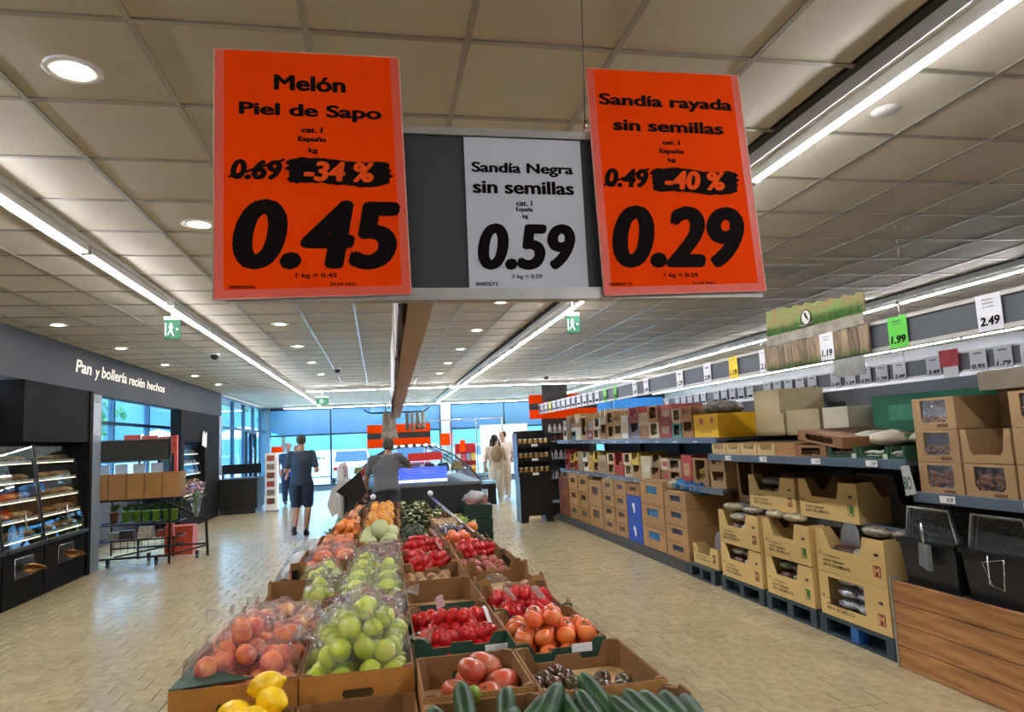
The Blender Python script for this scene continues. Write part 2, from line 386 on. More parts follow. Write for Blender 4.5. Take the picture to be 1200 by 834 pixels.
def window(name, ax, c, a, b, z0, z1, ups, rails, glass=BLUEGLASS, fr=FR, th=.05, wd=.06):
    """a framed window in the plane across axis ax at c, from a to b"""
    root = link(name, None); root['kind'] = 'structure'
    def bx(mb, p0, p1, q0, q1, t):
        return mb.box(c - t, c + t, p0, p1, q0, q1) if ax == 'x' else mb.box(p0, p1, c - t, c + t, q0, q1)
    mb = MB(); bx(mb, a, b, z0, z0 + wd, th); bx(mb, a, b, z1 - wd, z1, th); bx(mb, a, a + wd, z0 + wd, z1 - wd, th); bx(mb, b - wd, b, z0 + wd, z1 - wd, th)
    P('frame', mb, fr, root)
    for u in ups: P('mullion', bx(MB(), u - wd / 2, u + wd / 2, z0 + wd, z1 - wd, th), fr, root)
    for r_ in rails: P('transom', bx(MB(), a + wd, b - wd, r_ - wd / 2, r_ + wd / 2, th * .9), fr, root)
    us = [a] + list(ups) + [b]; rs = [z0] + list(rails) + [z1]
    for i in range(len(us) - 1):
        for j in range(len(rs) - 1): P('pane', bx(MB(), us[i] + wd / 2, us[i+1] - wd / 2, rs[j] + wd / 2, rs[j+1] - wd / 2, .004), glass, root)
    return root
window('window_1', 'x', XL - .95, 10.5, 18.2, 1.0, 3.0, [12.2, 14.0, 16.0], [2.15])
window('window_2', 'x', XL - .05, 18.6, 26.0, 0.1, 2.95, [20.2, 21.8, 23.4, 24.8], [2.15], fr=FR)
d = window('door_1', 'x', XL + .02, 21.8, 23.4, 0.02, 2.1, [22.6], [], fr=FRD)
P('door_handle', MB().tube([(XL + .08, 22.5, .8), (XL + .12, 22.5, .85), (XL + .12, 22.5, 1.6), (XL + .08, 22.5, 1.65)], .015), STEEL, d)
window('window_3', 'y', YF, XL, 2.3, .15, 2.95, [-1.66, .3], [1.98], fr=FRD)
window('window_4', 'y', YF, 2.65, 11.2, .15, 2.95, [4.7, 6.8, 9.0], [1.98], fr=FRD)
S('wall_front', MB().box(XL - .2, XR, YF - .05, YF + .1, -.1, .15).box(XL - .2, XR, YF - .05, YF + .1, 2.95, 3.05).box(XL - .22, XL + .12, YF - .3, YF + .1, 0, 3.0), M('#5f7c90', .6))
S('trim_41', MB().box(2.3, 2.65, YF - .25, YF + .1, 0, 3.0), M('#c4d4d8', .6, var=.03))
for i, (a, b) in enumerate(((XL + .1, -1.7), (-1.62, .26), (.34, 2.28), (2.7, 4.66), (4.74, 6.76), (6.84, 8.96), (9.04, 11.1))):
    t = T('roller_blind', 'blue mesh roller blind over upper window pane, %s from the bakery side' % nth(i), 'blind', (0, YF - .1, 0), group='blue roller blinds')
    P('fabric', MB().box(a, b, -.002, .002, 2.0, 2.88), BLIND, t); P('rail', MB().box(a, b, -.01, .01, 1.975, 2.0), FRD, t); P('roller', MB().cyl((0, 0, 2.9), .03, a, b, 10, 'x'), FRD, t)

# lettering on the bakery fascia
t = T('bakery_lettering', 'cream handwritten-style wall lettering about freshly baked bread on grey fascia', 'lettering', (XL, 0, 0))
words_ = [('Pan', 9.91, 10.43), ('y', 10.54, 10.71), ('bollería', 10.78, 11.80), ('recién', 11.9, 12.66), ('hechos', 12.77, 13.78)]
CREAM = M('#ece3cf', .5, var=.03, emit=.15)
for w_, a, b in words_:
    # reading from the aisle (+x side looking to -x) the text runs towards larger depth
    lo = {'y': 2.61}.get(w_, 2.665); hi = {'y': 2.76, 'Pan': 2.835, 'bollería': 2.83, 'recién': 2.81}.get(w_, 2.81)
    write(w_, CREAM, t, .012, a, b, lo, hi, bold=.03, shear=.15, face='+x', name='word')

# ------------------------------------------------------------------ outside: parking, cars, trees, hill
def car(x, y, rz, hexc, lab):
    t = T('car', lab, 'car', (x, y, -.1), rz); body = M(hexc, .3, .3, var=.02, coat=.6); gl = M('#26323c', .1, var=.02)
    prof = [(-2.1, .3), (-2.1, .75), (-1.9, .9), (-1.3, .95), (-.75, 1.42), (.7, 1.45), (1.45, .98), (2.0, .85), (2.1, .6), (2.1, .3)]
    mb = MB(); n = len(prof)
    vs = [(p[0], s * (.85 - (.16 if p[1] > 1.1 else 0)), p[1]) for s in (-1, 1) for p in prof]
    mb.add(vs, [list(range(n)), list(range(n, 2 * n))[::-1]] + [((i+1) % n, i, n + i, n + (i+1) % n) for i in range(n)]); P('body', mb, body, t)
    mb = MB()
    for s in (-1, 1):
        mb.add([(-1.15, s * .835, 1.0), (-.72, s * .71, 1.36), (-.05, s * .705, 1.38), (-.05, s * .84, 1.0)], [(0, 1, 2, 3)]); mb.add([(.02, s * .84, 1.0), (.02, s * .705, 1.38), (.66, s * .705, 1.38), (1.2, s * .83, 1.0)], [(0, 1, 2, 3)])
    mb.add([(-1.33, -.72, .97), (-1.33, .72, .97), (-.79, .66, 1.40), (-.79, -.66, 1.40)], [(0, 1, 2, 3)]); mb.add([(1.43, -.72, 1.01), (1.43, .72, 1.01), (.75, .66, 1.44), (.75, -.66, 1.44)], [(0, 1, 2, 3)])
    P('car_window', mb, gl, t)
    for sx in (-1.3, 1.3):
        for sy in (-.8, .8):
            wl = P('wheel', MB().cyl((0, 0, 0), .32, -.1, .1, 16, 'y'), M('#1b1b1c', .7), t, loc=(sx, sy, .32)); P('rim', MB().cyl((0, 0, 0), .2, -.106, .106, 12, 'y'), STEEL, wl)
    for s in (-1, 1): P('lamp', MB().box(-2.12, -2.05, s * .6 - .15, s * .6 + .15, .6, .75), M('#c8201c' if s < 0 else '#c8201c', .3), t); P('lamp', MB().box(2.03, 2.115, s * .6 - .15, s * .6 + .15, .6, .73), WHITE, t)
cars = [(-8, 33, 1.45, '#e9ecee', 'white parked car outside beyond the corner window'), (-4.5, 34, 1.5, '#9fb4c4', 'silver-blue parked car outside behind the walking man'), (-1.2, 33, 1.6, '#e4e6ea', 'white parked car outside beside the dark mullion'), (1.6, 34, 1.5, '#a4453b', 'dull red parked car outside beyond the chilled case'),
        (4.6, 33, 1.6, '#f2f4f4', 'white parked car outside behind the two shoppers'), (8, 34, 1.5, '#7389a0', 'blue-grey parked car outside beyond the rack end'), (-7, 22.5, .1, '#e8eaec', 'white parked car outside the side entrance doors'), (-3.0, 40, 0, '#dfe3e6', 'pale car in the second parking row'), (3.2, 40.5, 0, '#c4ced6', 'silver car in the second parking row beyond the column')]
for c in cars: car(*c)
LEAF = M('#4f8a4a', .7, var=.25, scale=3, isl=.25)
def tree(x, y, h, lab, seed):
    t = T('tree', lab, 'tree', (x, y, -.1)); rr = random.Random(seed)
    P('trunk', MB().tube([(0, 0, 0), (.05, 0, h * .3), (0, .08, h * .6)], [.16, .12, .07], 8), M('#5e4c3a', .9), t)
    mb = MB()
    for k in range(260):
        a = rr.uniform(0, 2 * PI); u = rr.uniform(-.9, 1); rad = (1 - u * u) ** .5 * rr.uniform(.6, 1.05) * h * .33
        c = Vector((rad * math.cos(a), rad * math.sin(a), h * .66 + u * h * .32)); s_ = rr.uniform(.12, .3)
        q = Euler((rr.uniform(0, 3), rr.uniform(0, 3), rr.uniform(0, 3))).to_matrix()
        mb.add([c + q @ Vector(v) * s_ for v in ((-1, 0, 0), (0, -.6, .15), (1, 0, 0), (0, .6, .15))], [(0, 1, 2, 3)])
    o = P('foliage', mb, LEAF, t); o['kind'] = 'stuff'
for i, (x, y, h, lab) in enumerate(((-19, 24, 4.4, 'green tree outside beyond the bakery opening'), (-15, 17, 3.4, 'bushy green tree outside nearest the bakery opening'), (-12, 26, 6, 'tall green tree outside the side entrance'), (-6, 47, 7, 'broad green tree beyond the second parking row'), (2, 49, 7.5, 'tall green tree beyond the parking lot centre'),
                                 (9, 47, 7, 'green tree beyond the car park near the rack end'), (-14, 36, 6.5, 'green tree at the car park corner'))):
    tree(x, y, h, lab.replace('nearest', 'close to'), i)
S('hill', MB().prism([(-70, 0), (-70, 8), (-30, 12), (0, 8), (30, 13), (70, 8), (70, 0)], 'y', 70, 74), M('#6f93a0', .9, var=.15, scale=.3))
for i, (x, y) in enumerate(((-5.2, 29), (-8.3, 29))):
    t = T('parasol', ['white parasol outside beyond the walking man', 'white parasol outside at the building corner'][i], 'parasol', (x, y, -.1))
    P('pole', MB().cyl((0, 0, 0), .03, 0, 2.5, 8), STEEL, t); P('canopy', MB().lathe([(1.5, 2.1), (1.48, 2.14), (.7, 2.4), (0.001, 2.6)], 8, smooth=False), PAPER, t)

t = T('building', 'long pale building with dark window strips across the side street', 'building', (-34, 0, -.1))
P('wall', MB().box(-4, 0, 4, 70, 0, 5.5), M('#d3dadb', .8, var=.04), t)
for k in range(12): P('window', MB().box(0, .03, 7 + k * 5, 10.5 + k * 5, 2.2, 4.0), M('#5c88a0', .2, var=.1), t)
P('roof', MB().box(-4.2, .3, 3.8, 70.2, 5.5, 5.7), M('#b8bcbc', .7), t)
# ================================================================== HANGING PRICE SIGN
def brush(x0, x1, z0, z1, seed):
    rr = random.Random(seed); top = []; bot = []
    n = 26
    for i in range(n + 1):
        x = x0 + (x1 - x0) * i / n; e = min(i, n - i) / n
        top.append((x, z1 - (rr.uniform(0, .004)) - (.004 * max(0, .08 - e) / .08) + .004 * math.sin(i * .25)))
        bot.append((x, z0 + (rr.uniform(0, .004)) + (.004 * max(0, .08 - e) / .08) + .004 * math.sin(i * .25)))
    rag = lambda x, s: [(x + s * rr.uniform(0, .012) * (k % 2), z0 + (z1 - z0) * (k + 1) / 10) for k in range(8)]
    return bot + rag(x1, 1) + top[::-1] + rag(x0, -1)[::-1]
RED_D = M('#5a1420', .5, var=.05)
fr_ = T('price_sign_frame', 'long dark hanging sign board with pale metal rails above the fruit island', 'sign', (0, 0, 0))
P('board', MB().box(-.33, 1.0, 1.70, 1.712, 1.925, 2.325), M('#3a3c3e', .55, var=.03), fr_)
P('rail', MB().box(-.34, 1.03, 1.685, 1.725, 1.895, 1.925), ALU, fr_); P('rail', MB().box(-.34, 1.03, 1.69, 1.72, 2.325, 2.345), ALU, fr_)
P('hook', MB().tube([(.562, 1.705, 2.34), (.562, 1.705, 2.37), (.57, 1.705, 2.385), (.565, 1.705, 2.36)], .003), STEEL, fr_)
P('wire', MB().tube([(.565, 1.705, 2.37), (.60, 1.75, 3.0)], .0015, 5), DGREY, fr_)
def poster(x0, x1, x0t, x1t, z0, z1, yy, lab, rows, nums, bars):
    t = T('price_poster', lab, 'poster')
    P('sheet', MB().prism([(x0, z0), (x1, z0 + .010), (x1t, z1), (x0t, z1 - .004)], 'y', yy, yy + .003), ORANGE, t)
    b = .022; q = MB()
    for (a0, a1) in (((x0, z0), (x1, z0 + .010)),):
        q.add([(x0, yy - .0004, z0), (x1, yy - .0004, z0 + .01), (x1 - b, yy - .0004, z0 + .01 + b), (x0 + b, yy - .0004, z0 + b)], [(0, 1, 2, 3)])
    q.add([(x0, yy - .0004, z0), (x0 + b, yy - .0004, z0 + b), (x0t + b, yy - .0004, z1 - .004), (x0t, yy - .0004, z1 - .004)], [(0, 1, 2, 3)])
    q.add([(x1, yy - .0004, z0 + .01), (x1t, yy - .0004, z1), (x1t - b, yy - .0004, z1), (x1 - b, yy - .0004, z0 + .01 + b)], [(0, 1, 2, 3)])
    P('holder_edge', q, M('#ff6f58', .35, var=.02, alpha=.75), t)
    P('clear_rim', MB().tube([(x0, yy, z0), (x0t, yy, z1 - .004), (x1t, yy, z1), (x1, yy, z0 + .01), (x0, yy, z0)], .0022, 5), M('#e8b8a4', .3), t)
    P('holder_back', MB().box(x0 + .02, x1 - .02, yy + .0035, yy + .009, z0 + .05, min(z1 - .05, 2.33)), M('#c9c4bc', .4), t)
    for (s, a, b_, c, d, bo, sh) in rows: write(s, INK, t, yy - .0008, a, b_, c, d, bo, sh)
    for (s, a, b_, c, d, bo, sh) in nums: write(s, M('#ff5a1c', .9, var=.01, spec=.08), t, yy - .0018, a, b_, c, d, bo, sh)
    for (a, b_, c, d, sd) in bars[:1]: P('brush_stroke', MB().prism(brush(a, b_, c, d, sd), 'y', yy - .0014, yy - .001), INK, t)
    for (a, b_, c, d) in bars[1:]: P('strike_line', MB().prism([(a, c), (b_, d - .006), (b_, d), (a, c + .006)], 'y', yy - .0014, yy - .001), INK, t)
    return t
B1, B2 = .05, .065
poster(-.365, .088, -.365, .074, 1.898, 2.518, 1.678, 'orange poster for melon at 0.45, hung before one end of the dark board',
    [('Melón', -.228, -.058, 2.416, 2.456, B1, 0), ('Piel de Sapo', -.309, .028, 2.341, 2.383, B1, 0), ('cat. I', -.165, -.115, 2.31, 2.324, B1, 0), ('España', -.173, -.106, 2.284, 2.3, B1, 0), ('kg', -.149, -.127, 2.256, 2.272, B1, 0),
     ('0.69', -.328, -.21, 2.188, 2.238, B2, .18), ('0.45', -.324, .068, 1.969, 2.141, B2, .18), ('1 kg = 0.45', -.182, -.087, 1.946, 1.961, .03, 0), ('0080580', -.331, -.273, 1.923, 1.931, .02, 0), ('29.09.2021', -.104, -.042, 1.93, 1.937, .02, 0)],
    [('-34 %', -.161, .007, 2.187, 2.238, B2, .15)], [(-.194, .042, 2.178, 2.245, 3), (-.332, -.204, 2.19, 2.243)])
poster(.578, 1.036, .566, 1.008, 1.90, 2.522, 1.676, 'orange poster for striped seedless watermelon at 0.29',
    [('Sandía rayada', .598, .983, 2.408, 2.45, B1, 0), ('sin semillas', .633, .951, 2.347, 2.38, B1, 0), ('cat. I', .769, .819, 2.312, 2.325, B1, 0), ('España', .759, .829, 2.284, 2.301, B1, 0), ('kg', .781, .804, 2.261, 2.276, B1, 0),
     ('0.49', .6, .723, 2.19, 2.242, B2, .18), ('0.29', .609, .988, 1.973, 2.142, B2, .18), ('1 kg = 0.29', .746, .842, 1.945, 1.96, .03, 0), ('0080575', .594, .656, 1.926, 1.934, .02, 0), ('21.09.2021', .825, .888, 1.929, 1.936, .02, 0)],
    [('-40 %', .766, .942, 2.187, 2.24, B2, .15)], [(.735, .975, 2.177, 2.245, 8), (.596, .726, 2.192, 2.246)])
t = T('price_card', 'white price sheet for black seedless watermelon at 0.59 on dark board', 'price card')
P('sheet', MB().box(.234, .544, 1.694, 1.698, 1.926, 2.322), M('#c9cbd2', .5, var=.02), t)
for (s, a, b_, c, d, bo, sh) in [('Sandía Negra', .251, .521, 2.22, 2.256, B1, 0), ('sin semillas', .252, .52, 2.172, 2.208, B1, 0), ('cat. I', .363, .406, 2.141, 2.155, B1, 0), ('España', .362, .407, 2.123, 2.137, B1, 0), ('kg', .378, .393, 2.105, 2.119, B1, 0),
    ('0.59', .258, .516, 1.972, 2.094, B2, .18), ('1 kg = 0.59', .346, .422, 1.947, 1.961, .03, 0), ('0080573', .25, .306, 1.931, 1.941, .02, 0)]: write(s, INK, t, 1.6933, a, b_, c, d, bo, sh)
# the carrying beam running down the island, with sheets in its side rail
t = T('sign_beam', 'long pale brown beam running above the middle of the fruit island', 'beam')
def bx_(y): return .115 + .0175 * (y - 1.86)
P('profile', MB().add([(bx_(y) + s, y, z) for y in (1.73, 10.9) for s in (-.025 if y < 5 else -.05, .045 if y < 5 else .07) for z in (1.93, 2.32)], [(0, 1, 3, 2), (4, 6, 7, 5), (0, 4, 5, 1), (2, 3, 7, 6), (0, 2, 6, 4), (1, 5, 7, 3)]), M('#c4ae88', .5, .1, var=.05), t)
for y in (4.6, 9.4): P('wire', MB().tube([(bx_(y), y, 2.32), (bx_(y), y, 3.0)], .002, 5), STEEL, t)
for i, (y0, y1, c) in enumerate(((1.78, 2.6, '#4a0f1c'), (2.62, 2.95, '#d8cfc8'), (3.0, 4.0, '#4a0f1c'), (4.1, 4.6, '#dcd6d0'), (4.7, 5.6, '#cfd2d4'), (5.8, 7.2, '#3c3f44'), (7.4, 10.4, '#50535a'))):
    t = T('price_sheet', ['dark wine-red sheet in beam side rail just behind the melon poster', 'white sheet edge in beam side rail behind the wine-red sheet', 'second dark wine-red sheet in beam side rail', 'pale sheet hanging under the beam beyond the wine-red sheets', 'pale grey sheet in beam side rail over the apples', 'dark grey sheet in beam side rail over the grapes', 'long grey sheet in beam side rail at its far end'][i], 'price card')
    P('sheet', MB().add([(bx_(y) - .05 - (.012 if y > 5 else 0) + d, y, z) for y in (y0, y1) for d in (-.004, .004) for z in (1.9 + .01 * (i % 2), 2.3)], [(0, 1, 3, 2), (4, 6, 7, 5), (0, 4, 5, 1), (2, 3, 7, 6), (0, 2, 6, 4), (1, 5, 7, 3)]), M(c, .4), t)

# ================================================================== FRUIT ISLAND
ISL = M('#26231f', .6, var=.08)
t = T('fruit_island', 'long dark produce display table carrying all the fruit crates', 'display table')
P('plinth', MB().prism([(-.56, .9), (.78, .9), (.78, 3.8), (.72, 4.7), (.55, 8.8), (.48, 9.75), (-.1, 9.75), (-.42, 5.3), (-.52, 4.4), (-.58, 2.5)], 'z', 0, .46), ISL, t)
P('deck', MB().prism([(-.68, .85), (.9, .85), (.88, 3.8), (.82, 4.7), (.64, 8.8), (.56, 9.85), (-.18, 9.85), (-.52, 5.3), (-.62, 4.4), (-.69, 2.5)], 'z', .46, .515), BLACK, t)
# black rim bars
def bar(p, q, nm): 
    mb = MB(); a = Vector(p); b = Vector(q); d = (b - a).normalized(); s = Vector((d.y, -d.x, 0)) * .022
    return mb.add([a - s, a + s, a + s + Vector((0, 0, .10)), a - s + Vector((0, 0, .10)), b - s, b + s, b + s + Vector((0, 0, .10)), b - s + Vector((0, 0, .10))], [(0, 1, 2, 3), (7, 6, 5, 4), (0, 4, 5, 1), (1, 5, 6, 2), (2, 6, 7, 3), (3, 7, 4, 0)])
P('edge_rail', bar((-.565, 4.95, .64), (-.084, 9.9, .69), ''), BLACKP, t); P('edge_rail', bar((.885, 4.45, .64), (.80, 6.4, .64), ''), BLACKP, t); P('edge_rail', bar((.80, 6.4, .64), (.70, 9.9, .69), ''), BLACKP, t)
for x in (-.084, .70): P('end_knob', MB().ell((x, 9.93, .83), (.04, .04, .04)), PAPER, t)
for k, (x, y) in enumerate(((-.4, 6.9), (-.34, 7.6), (-.27, 8.4), (-.2, 9.2))): P('price_tag', MB().box(x - .03, x - .026, y, y + .09, .69, .73), PAPER, t)
P('side_shelf', MB().prism([(-.52, 5.35), (-.14, 9.85), (-.42, 9.85), (-.78, 5.35)], 'z', .42, .45), BLACK, t)
P('side_shelf', MB().prism([(.82, 5.2), (1.05, 5.2), (.98, 9.85), (.66, 9.85)], 'z', .42, .45), BLACK, t)

def prof_wall(length, zt, kind, zb=0):
    """outline of a crate wall: (u, z)"""
    L = length; h = zt - zb
    if kind == 'flat': return [(0, zb), (L, zb), (L, zt), (0, zt)]
    if kind == 'notch': return [(0, zb), (L, zb), (L, zt), (L * .86, zt), (L * .8, zt - h * .22), (L * .64, zt - h * .22), (L * .62, zt - h * .14), (L * .40, zt - h * .14), (L * .38, zt - h * .22), (L * .2, zt - h * .22), (L * .14, zt), (0, zt)]
    if kind == 'dip': return [(0, zb), (L, zb), (L, zt), (L * .9, zt + .012), (L * .84, zt - h * .1), (L * .78, zt - h * .24), (L * .22, zt - h * .24), (L * .16, zt - h * .1), (L * .1, zt + .012), (0, zt)]
    if kind == 'tabs': return [(0, zb), (L, zb), (L, zt - h * .1), (L * .93, zt + .02), (L * .82, zt + .02), (L * .76, zt - h * .18), (L * .24, zt - h * .18), (L * .18, zt + .02), (L * .07, zt + .02), (0, zt - h * .1)]
    if kind == 'hole':
        a, b = L * .38, L * .62; c, d = zt - .085, zt - .055
        hole = [(a, c), (a - .008, (c + d) / 2), (a, d), (b, d), (b + .008, (c + d) / 2), (b, c)]
        return [(0, zb), (L * .5, zb), (L * .5, c)] + [(L * .5 - 1e-4, c)] * 0 + [(a, c), (a - .008, (c + d) / 2), (a, d), (b, d), (b + .008, (c + d) / 2), (b, c), (L * .5 + 1e-4, c), (L * .5 + 1e-4, zb), (L, zb), (L, zt), (0, zt)]
def crate(x0, x1, y0, y1, zb, zt, lab, outer=None, inner=None, front='notch', side='dip', back=None, floor_z=None, group=None, post=True, cat='crate'):
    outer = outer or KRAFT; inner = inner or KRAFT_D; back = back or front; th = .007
    t = T('produce_crate', lab, cat, ((x0 + x1) / 2, (y0 + y1) / 2, zb), 0, group); hx = (x1 - x0) / 2; hy = (y1 - y0) / 2; h = zt - zb
    F = lambda L, k, off: [(u + off, z) for u, z in prof_wall(L, h, k)]
    # faces: material 0 = inner, 1 = outer
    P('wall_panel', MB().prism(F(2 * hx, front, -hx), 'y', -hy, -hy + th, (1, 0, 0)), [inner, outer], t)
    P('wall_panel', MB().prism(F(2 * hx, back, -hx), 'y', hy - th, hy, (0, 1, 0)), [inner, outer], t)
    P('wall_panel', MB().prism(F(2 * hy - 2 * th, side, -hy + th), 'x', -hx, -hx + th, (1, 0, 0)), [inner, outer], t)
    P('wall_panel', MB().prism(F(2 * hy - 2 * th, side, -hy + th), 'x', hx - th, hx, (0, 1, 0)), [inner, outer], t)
    fz = (floor_z - zb) if floor_z else .01
    P('base', MB().box(-hx + th, hx - th, -hy + th, hy - th, max(0, fz - .01), fz), KRAFT_L, t)
    if post:
        for sx in (-1, 1):
            for sy in (-1, 1):
                a = .035; X = sx * (hx - th); Y = sy * (hy - th)
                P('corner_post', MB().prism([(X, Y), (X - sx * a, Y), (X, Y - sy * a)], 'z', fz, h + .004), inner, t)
    return t
DZ = .515
# --- produce meshes (shared)
def fruit_mesh(name, r, mat, n=12, dimple=.12, squash=.92, ribs=0, mats=None):
    mb = MB(); prof = []; k = 8
    for i in range(k + 1):
        a = PI * i / k; rr = math.sin(a) * r; z = -math.cos(a) * r * squash
        if i >= k - 1: z -= dimple * r * (1 if i == k else .25)
        if i == 0: z += dimple * r * .4
        prof.append((max(rr, 1e-5), z))
    mb.lathe(prof, n)
    if ribs:
        for i, v in enumerate(mb.v):
            a = math.atan2(v[1], v[0]); q = 1 - .06 * abs(math.sin(a * ribs / 2)) ** .5 * 0 - .07 * (1 - abs(math.sin(a * ribs / 2)))
            mb.v[i] = (v[0] * q, v[1] * q, v[2])
    return mb.mesh(name, mats or [mat])
def stem_mesh(col, h=.012, r=.0025): return MB().tube([(0, 0, 0), (.002, 0, h * .6), (.005, 0, h)], r, 5).mesh('stem', [M(col, .7)])
APG = M('#b2c624', .3, var=.12, scale=6, rnd=.10, coat=.3, hex2='#cfd44a'); APR = M('#c45850', .3, var=.1, scale=14, rnd=.15, coat=.3, hex2='#e8b060')
NEC = M('#f0924a', .4, var=.1, scale=14, rnd=.12, hex2='#d04a48'); PLUM = M('#8e3a4c', .35, var=.1, scale=9, rnd=.2, hex2='#b9655f')
TOM = M('#d8321c', .22, var=.1, scale=6, rnd=.1, coat=.5); TOMR = M('#c61a1e', .25, var=.1, scale=6, rnd=.1, coat=.4); TOMO = M('#e2562a', .25, var=.1, scale=6, rnd=.12, coat=.4, hex2='#e8843a')
TOMP = M('#cc4a36', .28, var=.1, scale=12, rnd=.08, coat=.4, hex2='#b8643a'); TOMD = M('#5c2f22', .22, var=.2, scale=9, rnd=.15, coat=.5, hex2='#4a4a24')
LEM = M('#ffd014', .4, var=.06, scale=30, bump=.15, rnd=.05); CUC = M('#27521f', .45, var=.2, scale=22, rnd=.2, bump=.2, coat=.05, hex2='#163817'); GRN = M('#6f8e2c', .4, rnd=.2)
GREEN_STEM = '#5b6b2c'
me_apple_g = fruit_mesh('apple', .042, APG); me_apple_r = fruit_mesh('apple', .041, APR); me_nec = fruit_mesh('nectarine', .041, NEC); me_plum = fruit_mesh('apple', .039, PLUM)
def fruit_bag(name, lab, me, n=8, r=.036, kind='apple', seed=0, stem=True):
    rr = random.Random(seed); t = T(name, lab, 'bag of fruit')
    pos = [(sx * r * 1.02, sy * r * 2.05, 0) for sx in (-1, 1) for sy in (-1, 0, 1)] + [(-r * .1, -r * 1.0, r * 1.55), (r * .15, r * 1.05, r * 1.55), (r * .9, 0, r * 1.7)]
    pos = [(a + rr.uniform(-.004, .004), b_ + rr.uniform(-.004, .004), c_) for a, b_, c_ in pos[:n]]
    for p in pos:
        f = link(kind, me, t, (p[0], p[1], p[2] + r), rot=(rr.uniform(-1, 1), rr.uniform(-1, 1), rr.uniform(0, 6)))
    mb = MB(); R3 = r * 3.25
    mb.ell((0, 0, r * 1.75), (r * 2.45, r * 3.35, r * 2.35), 20, 14, .3, 4.0, seed)
    mb.v = [(x, y, max(z, .001)) for x, y, z in mb.v]
    # twisted neck of the bag
    a = rr.uniform(0, 6); c, s_ = math.cos(a), math.sin(a)
    pts = [(c * r * 1.2, s_ * r * 1.2, r * 3.1), (c * r * 2.0, s_ * r * 2.0, r * 3.6), (c * r * 3.0, s_ * r * 3.0, r * 3.9), (c * r * 3.9, s_ * r * 3.9, r * 3.8)]
    mb.tube(pts, [.014, .006, .016, .03], 9)
    P('bag_film', mb, BAG, t)
    return t
FR = 'bags of fruit on the island'
used_bag = {}
def bags(kind, me, spots, labels, seed=0, n=8, sc=1, pname='apple', stem=True):
    for i, (x, y, z) in enumerate(spots):
        key = (kind, seed % 3 + (i % 3))
        if key not in used_bag:
            b = fruit_bag(kind, labels[i], me, n, kind=pname, seed=hash(key[1]) + 3, r=.041); used_bag[key] = b
            b.location = (x, y, z); b.rotation_euler = (R.uniform(-.12, .12), R.uniform(-.12, .12), R.choice((0, PI)) + R.uniform(-.3, .3)); b.scale = (sc,) * 3; b['group'] = FR; _kids.pop(b.name, None)
        else:
            tree_copy(used_bag[key], (x, y, z), (R.uniform(-.15, .15), R.uniform(-.15, .15), R.choice((0, PI)) + R.uniform(-.3, .3)), sc * R.uniform(.92, 1.02), labels[i], FR)
bpy.context.view_layer.update()
ZT = .78
# ---- bakery-side half of the island: front to back
crate(-.69, -.29, 2.0, 2.53, DZ, .70, 'brown cardboard crate holding loose lemons at the near end', outer=M('#b87c30', .8, var=.06), front='flat', side='flat', floor_z=.62)
crate(-.28, .105, 2.0, 2.53, DZ, .70, 'empty brown cardboard crate beside the lemons', front='flat', side='flat', floor_z=.6)
crate(-.69, -.285, 2.55, 3.14, DZ, ZT, 'kraft crate with green inner liner, handle hole, full of bagged nectarines', outer=M('#b87c30', .8, var=.06), front='hole', side='flat', back='flat', floor_z=.66)
crate(-.28, .105, 2.55, 3.14, DZ, ZT, 'kraft crate with handle hole, heaped with bagged green apples', outer=M('#b87c30', .8, var=.06), front='hole', side='flat', back='flat', floor_z=.66)
t = T('liner_flap', 'green cardboard flap folded over the nectarine crate corner', 'flap', (0, 0, 0)); P('sheet', MB().prism([(-.69, 2.555), (-.43, 2.59), (-.52, 2.66), (-.675, 2.85)], 'z', .782, .786), GREENP, t)
crate(-.655, -.255, 3.17, 3.75, DZ, ZT, 'green-edged crate of bagged red-yellow apples behind the nectarines', outer=GREENP, front='notch', side='tabs', floor_z=.64)
crate(-.25, .115, 3.17, 3.75, DZ, ZT, 'green-edged crate of bagged purple-red apples behind the green apple heap', outer=GREENP, front='notch', side='tabs', floor_z=.64)
crate(-.63, -.235, 3.79, 4.38, DZ, ZT, 'green-trimmed crate, half empty, with one bag of pale green apples', outer=GREENP, front='notch', side='tabs', back='flat', floor_z=.66)
crate(-.23, .125, 3.79, 4.38, DZ, ZT, 'crate of bagged green apples third from the near end of its row', outer=GREENP, front='notch', side='dip', floor_z=.66)
crate(-.59, -.22, 4.42, 5.0, DZ, ZT, 'crate of bagged green pears at the start of the black side rail', outer=GREENP, front='notch', side='dip', floor_z=.66)
crate(-.21, .135, 4.42, 5.0, DZ, ZT, 'crate of bagged light green apples beside the pears', outer=KRAFT, front='notch', side='dip', floor_z=.68)
bags('nectarine_bag', me_nec, [(-.58, 2.72, .70), (-.39, 2.72, .70), (-.58, 2.97, .70), (-.39, 2.98, .71), (-.50, 2.82, .79), (-.49, 3.05, .77)],
     ['clear bag of orange-red nectarines at outer front corner of its crate', 'clear bag of nectarines next to the green apple heap, front of its crate', 'clear bag of nectarines at outer rear corner of its crate', 'clear bag of nectarines next to the green apple heap, rear of its crate', 'clear bag of nectarines lying on top of the other nectarine bags', 'clear bag of nectarines against the rear wall of the nectarine crate'], 1, 9, 1, 'nectarine')
for i, (x, y, z) in enumerate(((-.47, 2.63, .745), (-.40, 2.625, .74))):
    f = link('nectarine', me_nec, None, (x, y, z), rot=(.3, .4, i)); tag(f, ['loose orange nectarine behind the crate wall, middle of its crate', 'loose yellow-orange nectarine beside the apple crate divider'][i], 'fruit')
